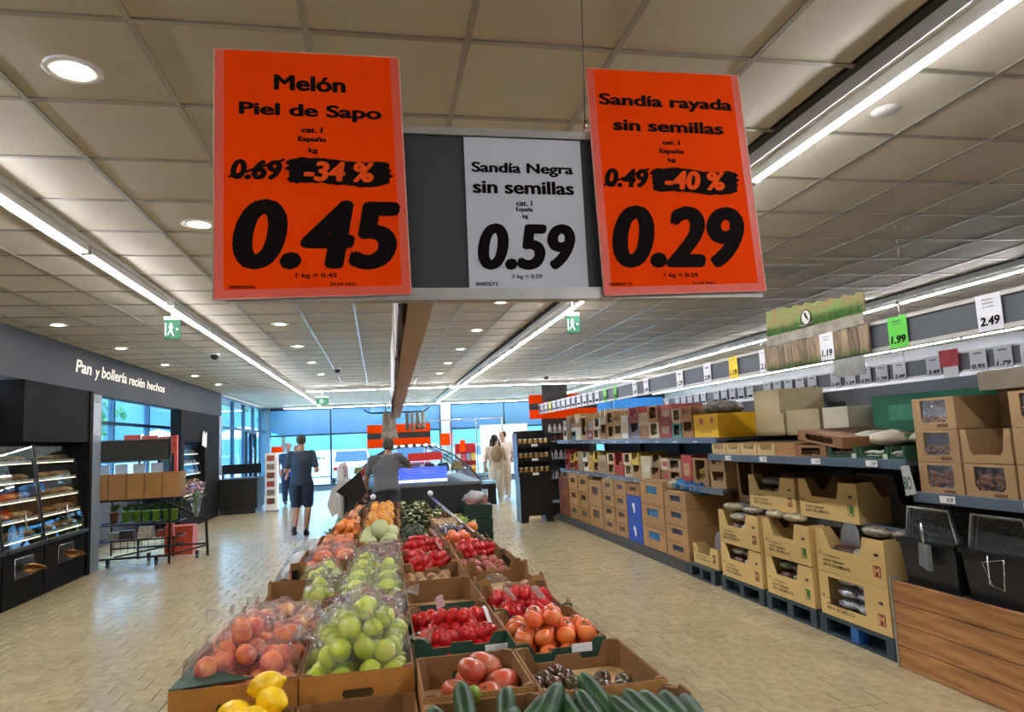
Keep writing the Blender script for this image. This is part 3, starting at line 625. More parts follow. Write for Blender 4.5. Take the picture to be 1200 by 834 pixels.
bags('red_apple_bag', me_apple_r, [(-.545, 3.31, .665), (-.36, 3.32, .665), (-.54, 3.58, .655), (-.35, 3.58, .655), (-.45, 3.36, .725)],
     ['clear bag of red-yellow apples at outer front of the green-edged crate', 'clear bag of red-yellow apples at inner front of the green-edged crate', 'clear bag of red-yellow apples at outer rear of the green-edged crate', 'clear bag of red-yellow apples at inner rear of the green-edged crate', 'clear bag of red-yellow apples on top of its crate'], 2)
bags('green_apple_bag', me_apple_g, [(-.18, 2.71, .70), (.005, 2.70, .70), (-.18, 2.97, .70), (.005, 2.97, .70), (-.13, 2.74, .785), (-.17, 2.94, .76), (.01, 2.90, .765), (-.08, 2.86, .82)],
     ['bag of green apples behind the handle hole, nectarine side', 'bag of green apples behind the crate wall, tomato side', 'bag of green apples mid heap on the nectarine side', 'bag of green apples mid heap on the tomato side', 'bag of green apples on top of the heap, front', 'bag of green apples at the rear of the heap, nectarine side', 'bag of green apples at the rear of the heap, tomato side', 'bag of green apples on the very top of the heap'], 3)
bags('purple_apple_bag', me_plum, [(-.16, 3.31, .68), (.02, 3.32, .68), (-.07, 3.42, .735), (.02, 3.59, .67), (-.15, 3.59, .67)],
     ['bag of purple-red apples, front, nectarine side', 'bag of purple-red apples, front, tomato side', 'bag of purple-red apples on top of its crate', 'bag of purple-red apples, rear, tomato side', 'bag of purple-red apples, rear, nectarine side'], 4)
bags('green_apple_bag', me_apple_g, [(-.33, 3.98, .665), (-.34, 4.21, .665), (-.14, 3.95, .68), (.04, 3.96, .68), (-.14, 4.2, .70), (.04, 4.22, .68), (-.4, 4.6, .665), (-.33, 4.82, .665), (-.12, 4.6, .69), (.05, 4.62, .68), (-.1, 4.82, .70)],
     ['only front bag of green apples in the half-empty crate', 'rear bag of green apples in the half-empty crate', 'green apple bag behind the purple apples, outer front', 'green apple bag behind the purple apples, inner front', 'green apple bag behind the purple apples, outer rear', 'green apple bag behind the purple apples, inner rear',
      'front bag in the crate where the black side rail starts', 'rear bag in the crate where the black side rail starts', 'light green apple bag in fourth crate, outer front', 'light green apple bag in fourth crate, inner front', 'light green apple bag in fourth crate, rear'], 5)
# lemons
def lemon_mesh():
    mb = MB(); mb.lathe([(1e-4, -.046), (.007, -.042), (.018, -.034), (.028, -.018), (.031, 0), (.028, .018), (.018, .034), (.008, .041), (.006, .047), (1e-4, .049)], 12); return mb.mesh('lemon', [LEM])
lm = lemon_mesh()
for i, (x, y, z, a) in enumerate(((-.50, 2.30, .70, .3), (-.445, 2.37, .715, 1.4), (-.385, 2.32, .71, 2.2), (-.34, 2.36, .745, .9), (-.365, 2.42, .775, 1.8), (-.42, 2.25, .72, 2.8), (-.32, 2.26, .72, .2), (-.36, 2.18, .69, 1.2), (-.48, 2.2, .68, 2))):
    f = link('lemon', lm, None, (x, y, z + (.035 if i < 6 else 0)), rot=(PI / 2 + .2 * math.sin(i), .2, a), sc=1.3); tag(f, 'bright yellow lemon, %s in the heap counting from the aisle side' % nth([0, 2, 5, 7, 6, 3, 8, 4, 1][i]), 'fruit', 'loose lemons')
# ---- rack-side half: tomatoes and cucumbers
crate(.115, .47, 1.55, 2.2, DZ, ZT - .01, 'kraft crate of dark green cucumbers at the near end, apple side', front='dip', side='dip', back='flat', floor_z=.66)
crate(.475, .88, 1.5, 2.12, DZ, ZT - .01, 'kraft crate of dark green cucumbers at the near end, rack side', front='dip', side='tabs', back='dip', floor_z=.66)
crate(.115, .465, 2.225, 2.63, DZ, ZT, 'kraft crate with seven big ribbed pinkish tomatoes', front='flat', side='flat', back='hole', floor_z=.67)
crate(.47, .87, 2.15, 2.62, DZ, ZT, 'kraft crate with a few dark brown tomatoes on bare cardboard', front='flat', side='flat', back='notch', floor_z=.685)
crate(.12, .49, 2.87, 3.42, .60, ZT, 'dark green crate of netted red tomatoes beside the apple heap', outer=GREENP, front='notch', side='flat', floor_z=.68)
crate(.49, .84, 2.66, 3.18, .60, ZT, 'dark green crate of loose orange-red tomatoes at the aisle edge', outer=GREENP, front='notch', side='flat', floor_z=.68)
crate(.12, .49, 3.44, 4.05, DZ, ZT, 'nearly empty brown crate behind the netted red tomatoes', outer=GREENP, front='flat', side='flat', back='flat', floor_z=.66)
crate(.5, .86, 3.21, 3.78, .60, ZT, 'dark green crate of netted red tomatoes with white tags, aisle side', outer=GREENP, front='notch', side='dip', floor_z=.68)
crate(.5, .88, 3.82, 4.4, DZ, ZT, 'kraft crate with high curved corner tabs at the aisle edge', front='tabs', side='tabs', back='tabs', floor_z=.66)
# a lower deck under the shallow green crates
t = T('riser_box', 'brown box under the shallow green tomato crates', 'box'); P('body', MB().box(.125, .485, 2.66, 3.42, DZ, .598).box(.495, .835, 2.66, 3.78, DZ, .598), KRAFT_D, t)
me_tomp = fruit_mesh('tomato', .055, TOMP, 20, .18, .78, ribs=7); me_tomd = fruit_mesh('tomato', .033, TOMD, 16, .15, .85, ribs=5); me_tomo = fruit_mesh('tomato', .039, TOMO, 14, .12, .85); me_tomr = fruit_mesh('tomato', .029, TOMR, 10, .1, .95)
calyx = MB()
for k in range(5):
    a = k * 2 * PI / 5; calyx.add([(0, 0, .002), (math.cos(a + .4) * .006, math.sin(a + .4) * .006, .003), (math.cos(a) * .018, math.sin(a) * .018, .001), (math.cos(a - .4) * .006, math.sin(a - .4) * .006, .003)], [(0, 1, 2, 3), (3, 2, 1, 0)])
calyx.tube([(0, 0, 0), (0, .002, .008)], .0022, 5); calyx = calyx.mesh('calyx', [M('#4c5a22', .7)])
def tomato(me, r, sq, p, lab, group, rt=None, cal=True, sc=1):
    t = link('tomato', me, None, p, rot=rt or (R.uniform(-.5, .5), R.uniform(-.5, .5), R.uniform(0, 6)), sc=sc); tag(t, lab, 'tomato', group)
    if cal: link('calyx', calyx, t, (0, 0, r * sq * .86))
    return t
for i, (x, y, z, s) in enumerate(((.235, 2.45, .715, .82), (.29, 2.53, .715, .82), (.255, 2.35, .715, .85), (.395, 2.45, .725, 1.0), (.35, 2.54, .755, 1.05), (.33, 2.35, .72, .85), (.41, 2.33, .715, .8), (.19, 2.30, .71, .6), (.29, 2.43, .785, .8))):
    tomato(me_tomp, .055, .78, (x, y, z), ['big pinkish ribbed tomato near the apple crate', 'big pinkish ribbed tomato in the rear of its crate', 'big pink-red ribbed tomato behind the cucumbers, apple side', 'largest pinkish tomato with greenish shoulder beside the divider', 'large green-shouldered tomato on top against the rear wall', 'pink-red ribbed tomato mid front of its crate', 'pink-red tomato in front by the crate divider', 'small pinkish tomato beside the lime', 'pinkish tomato lying on top of the pile'][i], 'big ribbed tomatoes', sc=s * 1.12)
for i, (x, y, z) in enumerate(((.505, 2.42, .715), (.565, 2.40, .715), (.545, 2.47, .715), (.63, 2.39, .715), (.62, 2.46, .715), (.60, 2.53, .715), (.735, 2.40, .715), (.715, 2.32, .715), (.80, 2.36, .715), (.81, 2.27, .715), (.765, 2.29, .715))):
    tomato(me_tomd, .033, .85, (x, y, z), 'dark brown-green tomato, %s from the divider %s' % (nth([0, 2, 1, 4, 5, 3, 0, 1, 2, 4, 3][i]), ['in the clump of six', 'in the clump by the aisle edge'][i > 5]), 'dark tomatoes')
tomato(me_tomo, .039, .85, (.83, 2.205, .715), 'single small orange-red tomato at the corner of the dark tomato crate', None, sc=.75)
k = 0
for ly, (nx, ny, z, dx) in enumerate(((4, 6, .72, 0), (4, 4, .772, .0), (2, 2, .83, .05))):
    for j in range(ny):
        for i in range(nx):
            x = .54 + i * .082 + dx + (.02 if j % 2 else 0) + R.uniform(-.006, .006); y = 2.71 + j * .078 + (.04 if ly else 0) + (.06 if ly == 2 else 0) + R.uniform(-.006, .006)
            if x > .805: continue
            tomato(me_tomo, .039, .85, (x, y, z), 'orange-red tomato, %s row from the crate front, %s from the divider, %s' % (nth(j), nth(i), ['bottom layer', 'second layer', 'on top'][ly]), 'loose orange-red tomatoes', cal=(ly > 0 or j == 0))
# netted tomatoes
NET = film('red_net', '#ffdcd6', .0, .5, .06, .3, 60, '#e04038', fk=.1)
TAGP = M('#f0efec', .5)
def net(loc, lab, seed, clip=True, grp='nets of red tomatoes', sc=1):
    rr = random.Random(seed); t = T('tomato_net', lab, 'bag of tomatoes', loc, rr.uniform(0, 3), grp); t.scale = (sc,) * 3
    k = 0
    for ly, (n_, m_) in enumerate(((4, 3), (3, 2))):
        for i in range(n_):
            for j in range(m_):
                link('tomato', me_tomr, t, ((i - (n_ - 1) / 2) * .05, (j - (m_ - 1) / 2) * .05, .027 + ly * .04), rot=(rr.uniform(0, 3), rr.uniform(0, 3), 0))
    mb = MB().ell((0, 0, .048), (.108, .085, .056), 16, 9, .14, 5, seed); mb.v = [(x, y, max(z, 0)) for x, y, z in mb.v]; P('net', mb, NET, t)
    if clip: P('tag', MB().prism([(-.02, 0), (.02, 0), (.028, .06), (.015, .075), (-.012, .07)], 'y', -.001, .001), TAGP, t, loc=(.05, -.02, .1), rot=(-.5, .3, .6))
    return t
for i, (x, y) in enumerate(((.22, 2.98), (.39, 3.0), (.3, 3.16), (.2, 3.3), (.4, 3.28))):
    net((x, y, .685 + (.035 if i == 2 else 0)), 'red net of small tomatoes beside the apples, ' + ['front, apple side', 'front, divider side', 'middle, with white tag standing up', 'rear, apple side', 'rear, divider side'][i], i, i in (1, 2))
for i, (x, y) in enumerate(((.59, 3.3), (.74, 3.3), (.66, 3.42), (.6, 3.58), (.76, 3.58))):
    net((x, y, .685 + (.05 if i == 2 else 0)), 'red net of small tomatoes at the aisle side, ' + ['front, divider side', 'front, aisle side, white tag', 'middle, raised', 'rear, divider side', 'rear, aisle side'][i], i + 9, i in (0, 1))
# cucumbers
cm = MB(); cm.tube([(0, -.17, .004), (0, -.155, .003), (0, -.12, 0), (0, -.04, -.002), (0, .05, 0), (0, .12, .004), (0, .155, .007), (0, .168, .008)], [.004, .018, .027, .030, .031, .028, .018, .004], 12)
cm.v = [(x, y * .72, z) for x, y, z in cm.v]; cmm = cm.mesh('cucumber', [CUC])
cu = [(.165, 2.07, .775, .35, .35), (.225, 2.13, .80, .05, .5), (.285, 2.02, .79, -.75, .15), (.33, 2.10, .79, -.2, .4), (.385, 2.05, .80, -.75, .2), (.435, 2.06, .81, -.6, .3), (.30, 2.15, .745, 1.4, .0), (.225, 1.97, .775, -1.2, 0), (.40, 1.94, .78, -.6, 0),
      (.515, 2.02, .785, .15, .3), (.57, 2.0, .79, .2, .3), (.615, 2.07, .80, .45, .5), (.67, 1.97, .785, .35, .2), (.72, 1.99, .785, .3, .25), (.765, 1.99, .78, .25, .2), (.81, 1.98, .775, .1, .2), (.845, 1.96, .775, -.1, .1), (.72, 1.9, .79, 1.3, .0), (.6, 1.88, .78, .6, 0)]
for i, (x, y, z, a, p) in enumerate(cu):
    f = link('cucumber', cmm, None, (x, y - (.10 if i < 9 else .07), z - .02), rot=(p, 0, a)); tag(f, 'dark green cucumber, %s from the %s' % (nth([0, 1, 3, 4, 6, 8, 2, 5, 7][i] if i < 9 else [0, 1, 3, 4, 6, 7, 8, 9, 5, 2][i - 9]), 'apple crates in its crate' if i < 9 else 'divider in the rack-side crate'), 'vegetable', 'loose cucumbers')
f = P('lime', MB().ell((0, 0, 0), (.024, .024, .026), 12, 8), M('#7f9a1c', .35, coat=.3)); f.location = (.262, 2.17, .795); tag(f, 'small bright green lime among the cucumbers', 'fruit')
t = T('price_ticket', 'white paper price ticket clipped to the green tomato crate edge', 'price card'); P('card', MB().box(.40, .50, 2.86, 2.864, .70, .735), PAPER, t)
t = T('price_ticket', 'white paper price ticket on the orange tomato crate edge', 'price card'); P('card', MB().box(.70, .78, 2.652, 2.656, .735, .765), PAPER, t)
# ---- the far half of the island
ON = M('#b98a5a', .4, rnd=.2, hex2='#8a5b3a'); YEL = M('#e0a81c', .4, rnd=.15, hex2='#d97a1a'); PEA = M('#d88a4a', .45, rnd=.2, hex2='#c2523f'); CAB = M('#a7b878', .5, rnd=.15, hex2='#c9cf9a', scale=8)
me_on = fruit_mesh('onion', .034, ON, 10); me_yel = fruit_mesh('mango', .042, YEL, 10, .05, 1.2); me_pea = fruit_mesh('peach', .036, PEA, 10); me_org = fruit_mesh('orange', .038, M('#e8801a', .45, rnd=.08), 10, .05)
me_cab = fruit_mesh('cabbage', .075, CAB, 12, .05, .85); me_veg = fruit_mesh('avocado', .035, M('#33401f', .6, rnd=.25, hex2='#222c16'), 9, 0, 1.3)
def heap(name, me, cat, x0, x1, y0, y1, z, d, lab, group, layers=1):
    k = 0
    for ly in range(layers):
        ny = max(1, int((y1 - y0 - ly * d) / d)); nx = max(1, int((x1 - x0 - ly * d) / d))
        for j in range(ny):
            for i in range(nx):
                x = x0 + d * (.5 + i + ly * .5) + R.uniform(-.22, .22) * d; y = y0 + d * (.5 + j + ly * .5) + R.uniform(-.22, .22) * d
                o = link(name, me, None, (x, y, z + ly * d * .75 + R.uniform(-.008, .012)), rot=(R.uniform(-.6, .6), R.uniform(-.6, .6), R.uniform(0, 6)))
                tag(o, '%s, %s row from the sign end, %s across%s' % (lab, nth(j), nth(i), ' on top' if ly else ''), cat, group); k += 1
# sparse onions in the kraft crate and the emptied crate
for i, (x, y) in enumerate(((.55, 3.9), (.62, 3.95), (.66, 3.9), (.78, 3.93), (.6, 4.05), (.72, 4.1), (.82, 4.1))): 
    o = link('onion', me_on, None, (x, y, .695)); tag(o, 'brown onion lying in the crate with curved tabs, %s from the front' % nth(i), 'vegetable', 'loose onions')
t = T('crumpled_bag', 'crumpled clear plastic bag in the crate with curved tabs', 'bag', (.63, 3.95, .72)); P('film', MB().ell((0, 0, .03), (.07, .06, .05), 14, 9, .5, 4, 5), BAG, t)
for i, (x, y) in enumerate(((.2, 3.55), (.3, 3.52), (.4, 3.56))):
    o = link('onion', me_on, None, (x, y, .695)); tag(o, 'pale onion in the nearly empty crate, %s from the apples' % nth(i), 'vegetable', 'onions in the empty crate')
rowsR = [(.13, .49, 4.08, 4.6, KRAFT, 'brown crate of potatoes behind the nearly empty crate'), (.5, .86, 4.43, 4.95, KRAFT, 'brown crate of reddish onions by the aisle-side rail'),
         (.14, .5, 4.64, 5.2, KRAFT, 'brown crate of red netted peppers, middle of the island'), (.51, .84, 4.98, 5.5, KRAFT_D, 'crate of netted pink-red shallots by the aisle-side rail'), (.15, .5, 5.24, 5.85, KRAFT_D, 'shallow brown crate of red tomato punnets'), (.51, .82, 5.55, 6.1, KRAFT_D, 'crate of loose orange tomatoes by the aisle-side rail'),
         (.16, .5, 5.9, 6.6, GREENP, 'dark green crate of avocados mid island'), (.51, .79, 6.15, 6.8, KRAFT_D, 'dark crate of aubergines behind the orange tomatoes'), (.2, .5, 6.7, 7.5, GREENP, 'dark crate of dark green vegetables, tomato row'), (.51, .77, 6.9, 7.6, KRAFT, 'kraft crate of mushrooms in pale punnets'), (.24, .5, 7.6, 8.6, GREENP, 'far dark crate of leafy greens, tomato row'), (.51, .72, 7.7, 8.6, KRAFT_D, 'far brown crate of mixed vegetables'), (.26, .6, 8.7, 9.7, GREENP, 'last dark crate of leafy greens before the chilled case')]
for (a, b, c, d, col, lab) in rowsR: crate(a, b, c, d, DZ, ZT if c < 5.2 else ZT - .02, lab, outer=col, front='notch', side='flat', floor_z=.68, post=False)
rowsL = [(-.55, -.2, 5.04, 5.6, KRAFT, 'kraft crate of bagged peaches beside the black side rail'), (-.19, .14, 5.04, 5.75, KRAFT, 'kraft crate of bagged pink grapes'), (-.5, -.18, 5.7, 6.4, KRAFT, 'kraft crate of peaches behind the bagged ones'), (-.17, .16, 5.8, 6.5, KRAFT, 'kraft crate heaped with pale green cabbages'),
         (-.44, -.16, 6.5, 7.3, KRAFT, 'kraft crate of oranges beside the black side rail'), (-.15, .18, 6.6, 7.3, KRAFT, 'kraft crate with a tall brown front, of yellow mangoes'), (-.37, -.14, 7.4, 8.3, KRAFT, 'kraft crate of plums and oranges, outer row'), (-.13, .2, 7.4, 8.2, KRAFT, 'kraft crate of orange-yellow mangoes, second from the far end'), (-.3, -.12, 8.4, 9.6, KRAFT_D, 'far brown crate of red apples'), (-.11, .23, 8.3, 9.3, KRAFT, 'last kraft crate of yellow peppers before the chilled case')]
for (a, b, c, d, col, lab) in rowsL: crate(a, b, c, d, DZ, ZT if c < 6.55 else ZT + .02, lab, outer=col, front='notch', side='flat', floor_z=.68, post=False)
heap('potato', me_on, 'vegetable', .14, .48, 4.1, 4.58, .71, .07, 'small brown potato in its crate', 'potatoes in their crate')
heap('onion', fruit_mesh('onion', .033, M('#a5513f', .45, rnd=.2), 10), 'vegetable', .51, .85, 4.45, 4.93, .72, .07, 'reddish onion in its crate', 'reddish onions in their crate')
def nets(sp, lab, seed): 
    for i, (x, y, z) in enumerate(sp): net((x, y, z), lab + ', %s from the price sign end' % nth(i), seed + i, i % 3 == 1, 'far nets of red produce')
nets([(.26, 4.78, .70), (.38, 4.95, .70), (.24, 5.05, .70)], 'red net of small tomatoes in the mid-island brown crate', 40)
nets([(.60, 5.1, .71), (.74, 5.15, .71), (.66, 5.35, .71)], 'pinkish red net in the crate by the aisle-side rail', 50)
nets([(.25, 5.4, .72), (.4, 5.5, .72), (.3, 5.7, .72)], 'bright red net in the shallow brown crate', 60)
heap('tomato', me_tomo, 'tomato', .52, .81, 5.58, 6.08, .72, .078, 'far loose orange tomato', 'far loose orange tomatoes', 2)
heap('avocado', me_veg, 'vegetable', .17, .49, 5.95, 6.55, .72, .08, 'dark green avocado', 'avocados', 2)
me_aub = MB(); me_aub.tube([(0, -.1, 0), (0, -.08, 0), (0, -.03, 0), (0, .05, 0), (0, .1, .01)], [.01, .035, .04, .028, .012], 10); me_aub = me_aub.mesh('aubergine', [M('#2e1730', .2, coat=.5)])
heap('aubergine', me_aub, 'vegetable', .53, .77, 6.2, 6.75, .72, .1, 'dark aubergine in its crate', 'aubergines')
def leafy(x, y, z, r, col, lab, seed, n=22, cat='vegetable', name='leafy_head', up=1.0):
    t = T(name, lab, cat, (x, y, z)); rr = random.Random(seed)
    P('core', MB().ell((0, 0, r * .5), (r * .5, r * .5, r * .5), 10, 7), M('#cdd39a', .6), t); mb = MB()
    for k in range(n):
        a = rr.uniform(0, 6.28); el = rr.uniform(.1, 1.4); L = r * rr.uniform(.8, 1.3) * up
        q = Euler((0, -el, a), 'XYZ').to_matrix(); w_ = r * rr.uniform(.3, .5)
        pts = [(0, -w_ * .3, 0), (0, w_ * .3, 0), (L * .5, -w_, .02), (L * .5, w_, .02), (L * .9, -w_ * .7, -.01), (L * .9, w_ * .7, -.01), (L * .5, 0, -.01), (L, 0, -.02)]
        mb.add([Vector((0, 0, r * .2)) + (Matrix.Rotation(a, 3, 'Z') @ Matrix.Rotation(-el, 3, 'Y')) @ Vector(p) for p in pts], [(0, 1, 6), (0, 6, 2), (1, 3, 6), (2, 6, 7, 4), (6, 3, 5, 7)], True)
    P('leaves', mb, M(col, .5, var=.2, scale=10, isl=.25), t)['kind'] = 'stuff'; return t
n_ = 0
for (x0, x1, y0, y1, cnt, col, nm) in ((.22, .48, 6.8, 7.4, 5, '#2f4a2a', 'dark green leafy broccoli head'), (.27, .48, 7.7, 8.5, 6, '#2c4428', 'dark spinach bunch'), (.28, .58, 8.8, 9.6, 7, '#39542c', 'curly green lettuce'), (.53, .7, 7.75, 8.5, 4, '#5a6b38', 'green celery bunch')):
    for k in range(cnt): leafy(x0 + (x1 - x0) * ((k * .618) % 1), y0 + (y1 - y0) * k / cnt, .70, .085, col, '%s, %s from the price sign end of its crate' % (nm, nth(k)), n_ + k, 16)
    n_ += cnt
me_mush = MB(); me_mush.box(-.06, .06, -.045, .045, 0, .04); 
t = T('mushroom_punnet', 'pale punnet of mushrooms in the kraft crate', 'punnet'); P('tray', me_mush, PAPER, t); mm = MB().lathe([(.012, 0), (.012, .012), (.022, .016), (.016, .03), (1e-4, .034)], 10).mesh('mushroom', [M('#c7a983', .6)])
for k in range(6): link('mushroom', mm, t, (-.038 + (k % 3) * .038, -.02 + (k // 3) * .04, .03))
t.location = (.57, 7.0, .69)
for k, (x, y) in enumerate(((.7, 7.02), (.58, 7.18), (.7, 7.2), (.58, 7.36), (.7, 7.4))): tree_copy(t, (x, y, .69), label='pale punnet of mushrooms, %s in its kraft crate' % nth(k + 1), group='punnets of mushrooms')
t['label'] = 'pale punnet of mushrooms, first in its kraft crate'; t['group'] = 'punnets of mushrooms'
# bakery side far half
bags('peach_bag', me_nec, [(-.42, 5.18, .68), (-.28, 5.22, .68), (-.40, 5.42, .68), (-.27, 5.44, .68)], ['bag of rosy peaches beside the black side rail, front', 'bag of rosy peaches, front, inner side of its crate', 'bag of rosy peaches beside the black side rail, rear', 'bag of rosy peaches, rear, inner side of its crate'], 6, 9, 1, 'nectarine')
GRA = M('#8d4a52', .35, rnd=.2, isl=.2, hex2='#b07a6a')
def grapes(loc, lab, seed, mat=GRA):
    t = T('grape_bag', lab, 'bag of grapes', loc, 0, 'bags of grapes'); rr = random.Random(seed); mb = MB()
    for k in range(60):
        v = Vector((rr.gauss(0, 1), rr.gauss(0, 1), abs(rr.gauss(0, 1)))).normalized(); mb.ell((v.x * .075, v.y * .065, .012 + v.z * .05), (.012, .012, .013), 6, 4)
    P('grapes', mb, mat, t)['kind'] = 'stuff'; P('bag_film', MB().ell((0, 0, .035), (.1, .09, .06), 14, 9, .3, 4, seed), BAG, t)
for i, (x, y) in enumerate(((-.12, 5.15), (.04, 5.17), (-.1, 5.35), (.06, 5.38), (-.04, 5.55), (.08, 5.6))): grapes((x, y, .72), 'clear bag of pink-red grapes, %s from the price sign end' % nth(i), i)
heap('peach', me_pea, 'fruit', -.49, -.19, 5.75, 6.35, .72, .075, 'loose rosy peach', 'loose peaches', 2)
for i, (x, y, z) in enumerate(((-.10, 5.92, .76), (.07, 5.95, .76), (-.09, 6.12, .78), (.08, 6.15, .79), (0, 6.02, .83), (-.08, 6.34, .78), (.09, 6.36, .78), (0, 6.25, .84))):
    c = link('cabbage', me_cab, None, (x, y, z)); tag(c, 'pale green cabbage in film, %s from the price sign end of its heap' % nth(i), 'vegetable', 'pale green cabbages')
heap('orange', me_org, 'fruit', -.43, -.17, 6.55, 7.25, .74, .08, 'bright orange in its crate', 'oranges', 2)
heap('mango', me_yel, 'fruit', -.14, .17, 6.65, 7.25, .76, .09, 'yellow mango', 'yellow mangoes', 2)
heap('plum', me_apple_r, 'fruit', -.36, -.15, 7.45, 8.2, .74, .078, 'red plum', 'far red plums', 2)
heap('mango', me_yel, 'fruit', -.12, .19, 7.45, 8.15, .77, .09, 'far orange-yellow mango', 'far orange-yellow mangoes', 1)
heap('apple', me_apple_r, 'fruit', -.29, -.13, 8.5, 9.5, .74, .078, 'far loose red apple', 'far red apples')
heap('pepper', me_yel, 'vegetable', -.1, .22, 8.35, 9.25, .77, .09, 'far yellow pepper', 'far yellow peppers')
# outside the rails: side shelves
BAGW = film('cloudy_bag', '#ffffff', .05, .25, .3, .8, 25, '#dfe4ea')
for i, (x, y, s) in enumerate(((-.66, 5.7, 1.1), (-.64, 6.2, 1.2), (-.6, 6.7, 1.2), (-.57, 7.2, 1.1))):
    t = T('salad_bag', 'cloudy clear bag of salad on the side shelf, %s from the price sign end' % nth(i), 'bag', (x, y, .452), .3 * i, 'cloudy salad bags'); t.scale = (s,) * 3
    P('bag_film', MB().ell((0, 0, .09), (.12, .22, .1), 16, 10, .35, 4, i + 20), BAGW, t); P('leaves', MB().ell((0, 0, .07), (.08, .16, .06), 12, 8, .5, 6, i), M('#8aa05a', .6, var=.2), t)
leafy(-.52, 7.75, .45, .16, '#9ab46a', 'pale green lettuce on the side shelf next to the salad bags', 60); leafy(-.48, 8.2, .45, .16, '#7ea35c', 'green lettuce on the side shelf, second from the salad bags', 61); leafy(-.44, 8.7, .45, .17, '#4f9a78', 'blue-green cabbage on the side shelf near the black panel', 62)
heap('peach', me_pea, 'fruit', -.52, -.3, 9.0, 9.6, .49, .08, 'side shelf yellow-orange peach', 'peaches on the side shelf', 2)
leafy(.86, 7.6, .45, .17, '#9fb850', 'yellow-green leek bunch on the aisle-side shelf', 63, up=1.3); leafy(.84, 8.2, .45, .17, '#b4c46a', 'pale fennel bunch on the aisle-side shelf', 64, up=1.2); leafy(.8, 9.0, .45, .15, '#6b7c34', 'olive green artichoke bunch at the far end of the aisle-side shelf', 65)
for i, (x, y, lab) in enumerate(((.88, 6.9, 'single red tomato on the aisle-side shelf edge'),)): tomato(me_tomo, .039, .85, (x, y, .70), lab, None, sc=1.6)
o = link('aubergine', me_aub, None, (.93, 6.1, .60), rot=(.3, 0, .3), sc=1.7); tag(o, 'dark purple aubergine hanging over the aisle-side rail', 'vegetable')
o = link('aubergine', me_aub, None, (.95, 5.6, .56), rot=(.2, 0, .1), sc=1.6); tag(o, 'second dark aubergine along the aisle-side rail, lower', 'vegetable')
# tilted black panel with white sheet, and the green trolley crates
t = T('display_screen', 'tilted black back of a display screen at the far end of the island', 'screen', (0, 0, 0))
P('panel', MB().prism([(-.56, .95), (-.24, 1.2), (-.16, .92), (-.31, .78)], 'y', 9.6, 9.64), BLACKP, t); P('arm', MB().tube([(-.3, 9.65, .95), (-.15, 9.8, .8), (-.1, 9.82, .53)], .015), DGREY, t)
t = T('paper_bag', 'white crumpled paper bag hanging beside the tilted black panel', 'bag', (0, 0, 0)); P('sheet', MB().prism([(-.62, .62), (-.55, .66), (-.53, .8), (-.56, .95), (-.36, 1.1), (-.42, 1.14), (-.62, .98), (-.68, .78)], 'y', 9.66, 9.69), M('#d8d6ce', .6, var=.1), t)
t = T('storage_crate', 'stack of dark green plastic crates beyond the aisle edge of the island', 'crate', (1.42, 10.6, 0))
for k in range(3): P('crate_box', MB().tbox(-.2, .2, -.3, .3, .2 * k, .2 * k + .19, .01, .01), M('#1c3a2e', .5), t)
t = T('packed_bag', 'clear bag with pinkish packs on top of the dark green crates', 'bag', (1.42, 10.6, .6)); P('film', MB().ell((0, 0, .07), (.2, .26, .1), 14, 9, .4, 4, 8), BAGW, t); P('pack', MB().box(-.15, .15, -.2, .2, 0, .08), M('#c88a7c', .6, var=.2), t)
t = T('blue_bin', 'small round pale blue bowl standing beyond the green crates', 'bowl', (1.62, 11.6, .0)); P('body', MB().lathe([(.1, .0), (.12, .6), (.14, .72), (.13, .72), (.11, .62)], 16), M('#9cc4dc', .4), t)
# hanging bag dispenser at the beam end
t = T('bag_dispenser', 'black hanging bar with upturned ends over the island end', 'hanger')
P('bar', MB().tube([(-.2, 10.9, 2.08), (-.15, 10.9, 2.04), (-.08, 10.9, 2.02), (.7, 10.9, 2.02), (.76, 10.9, 2.05), (.8, 10.9, 2.09)], .012), BLACKP, t)
P('wire', MB().tube([(.1, 10.9, 2.02), (.1, 10.9, 3)], .002, 4), STEEL, t); P('wire', MB().tube([(.6, 10.9, 2.02), (.6, 10.9, 3)], .002, 4), STEEL, t)
for i, (x, w_, z0, c) in enumerate(((.22, .07, 1.62, '#b4aa97'), (.12, .06, 1.62, '#a69c88'), (.45, .03, 1.74, '#8c8272'), (.53, .03, 1.72, '#b4aa97'), (.61, .035, 1.74, '#a0967f'), (.69, .035, 1.74, '#c4bca8'))):
    t = T('produce_bag', 'beige plastic bag bundle on the hanging bar, %s from the walking man side' % nth([1, 0, 2, 3, 4, 5][i]), 'bag', (x, 10.88, 0), 0, 'hanging bag bundles')
    mb = MB(); n = 7
    prof = [(w_ * .4, 2.03), (w_, 1.98), (w_ * .8, 1.85), (w_ * 1.2, z0 + .05), (w_ * 1.6 if i < 2 else w_, z0)]
    mb.lathe([(r_ * .8, z) for r_, z in prof[::-1]], 9); mb.v = [(v[0] * (1 + .2 * math.sin(k)), v[1] * .5, v[2]) for k, v in enumerate(mb.v)]
    P('bundle', mb, M(c, .6, var=.2), t)

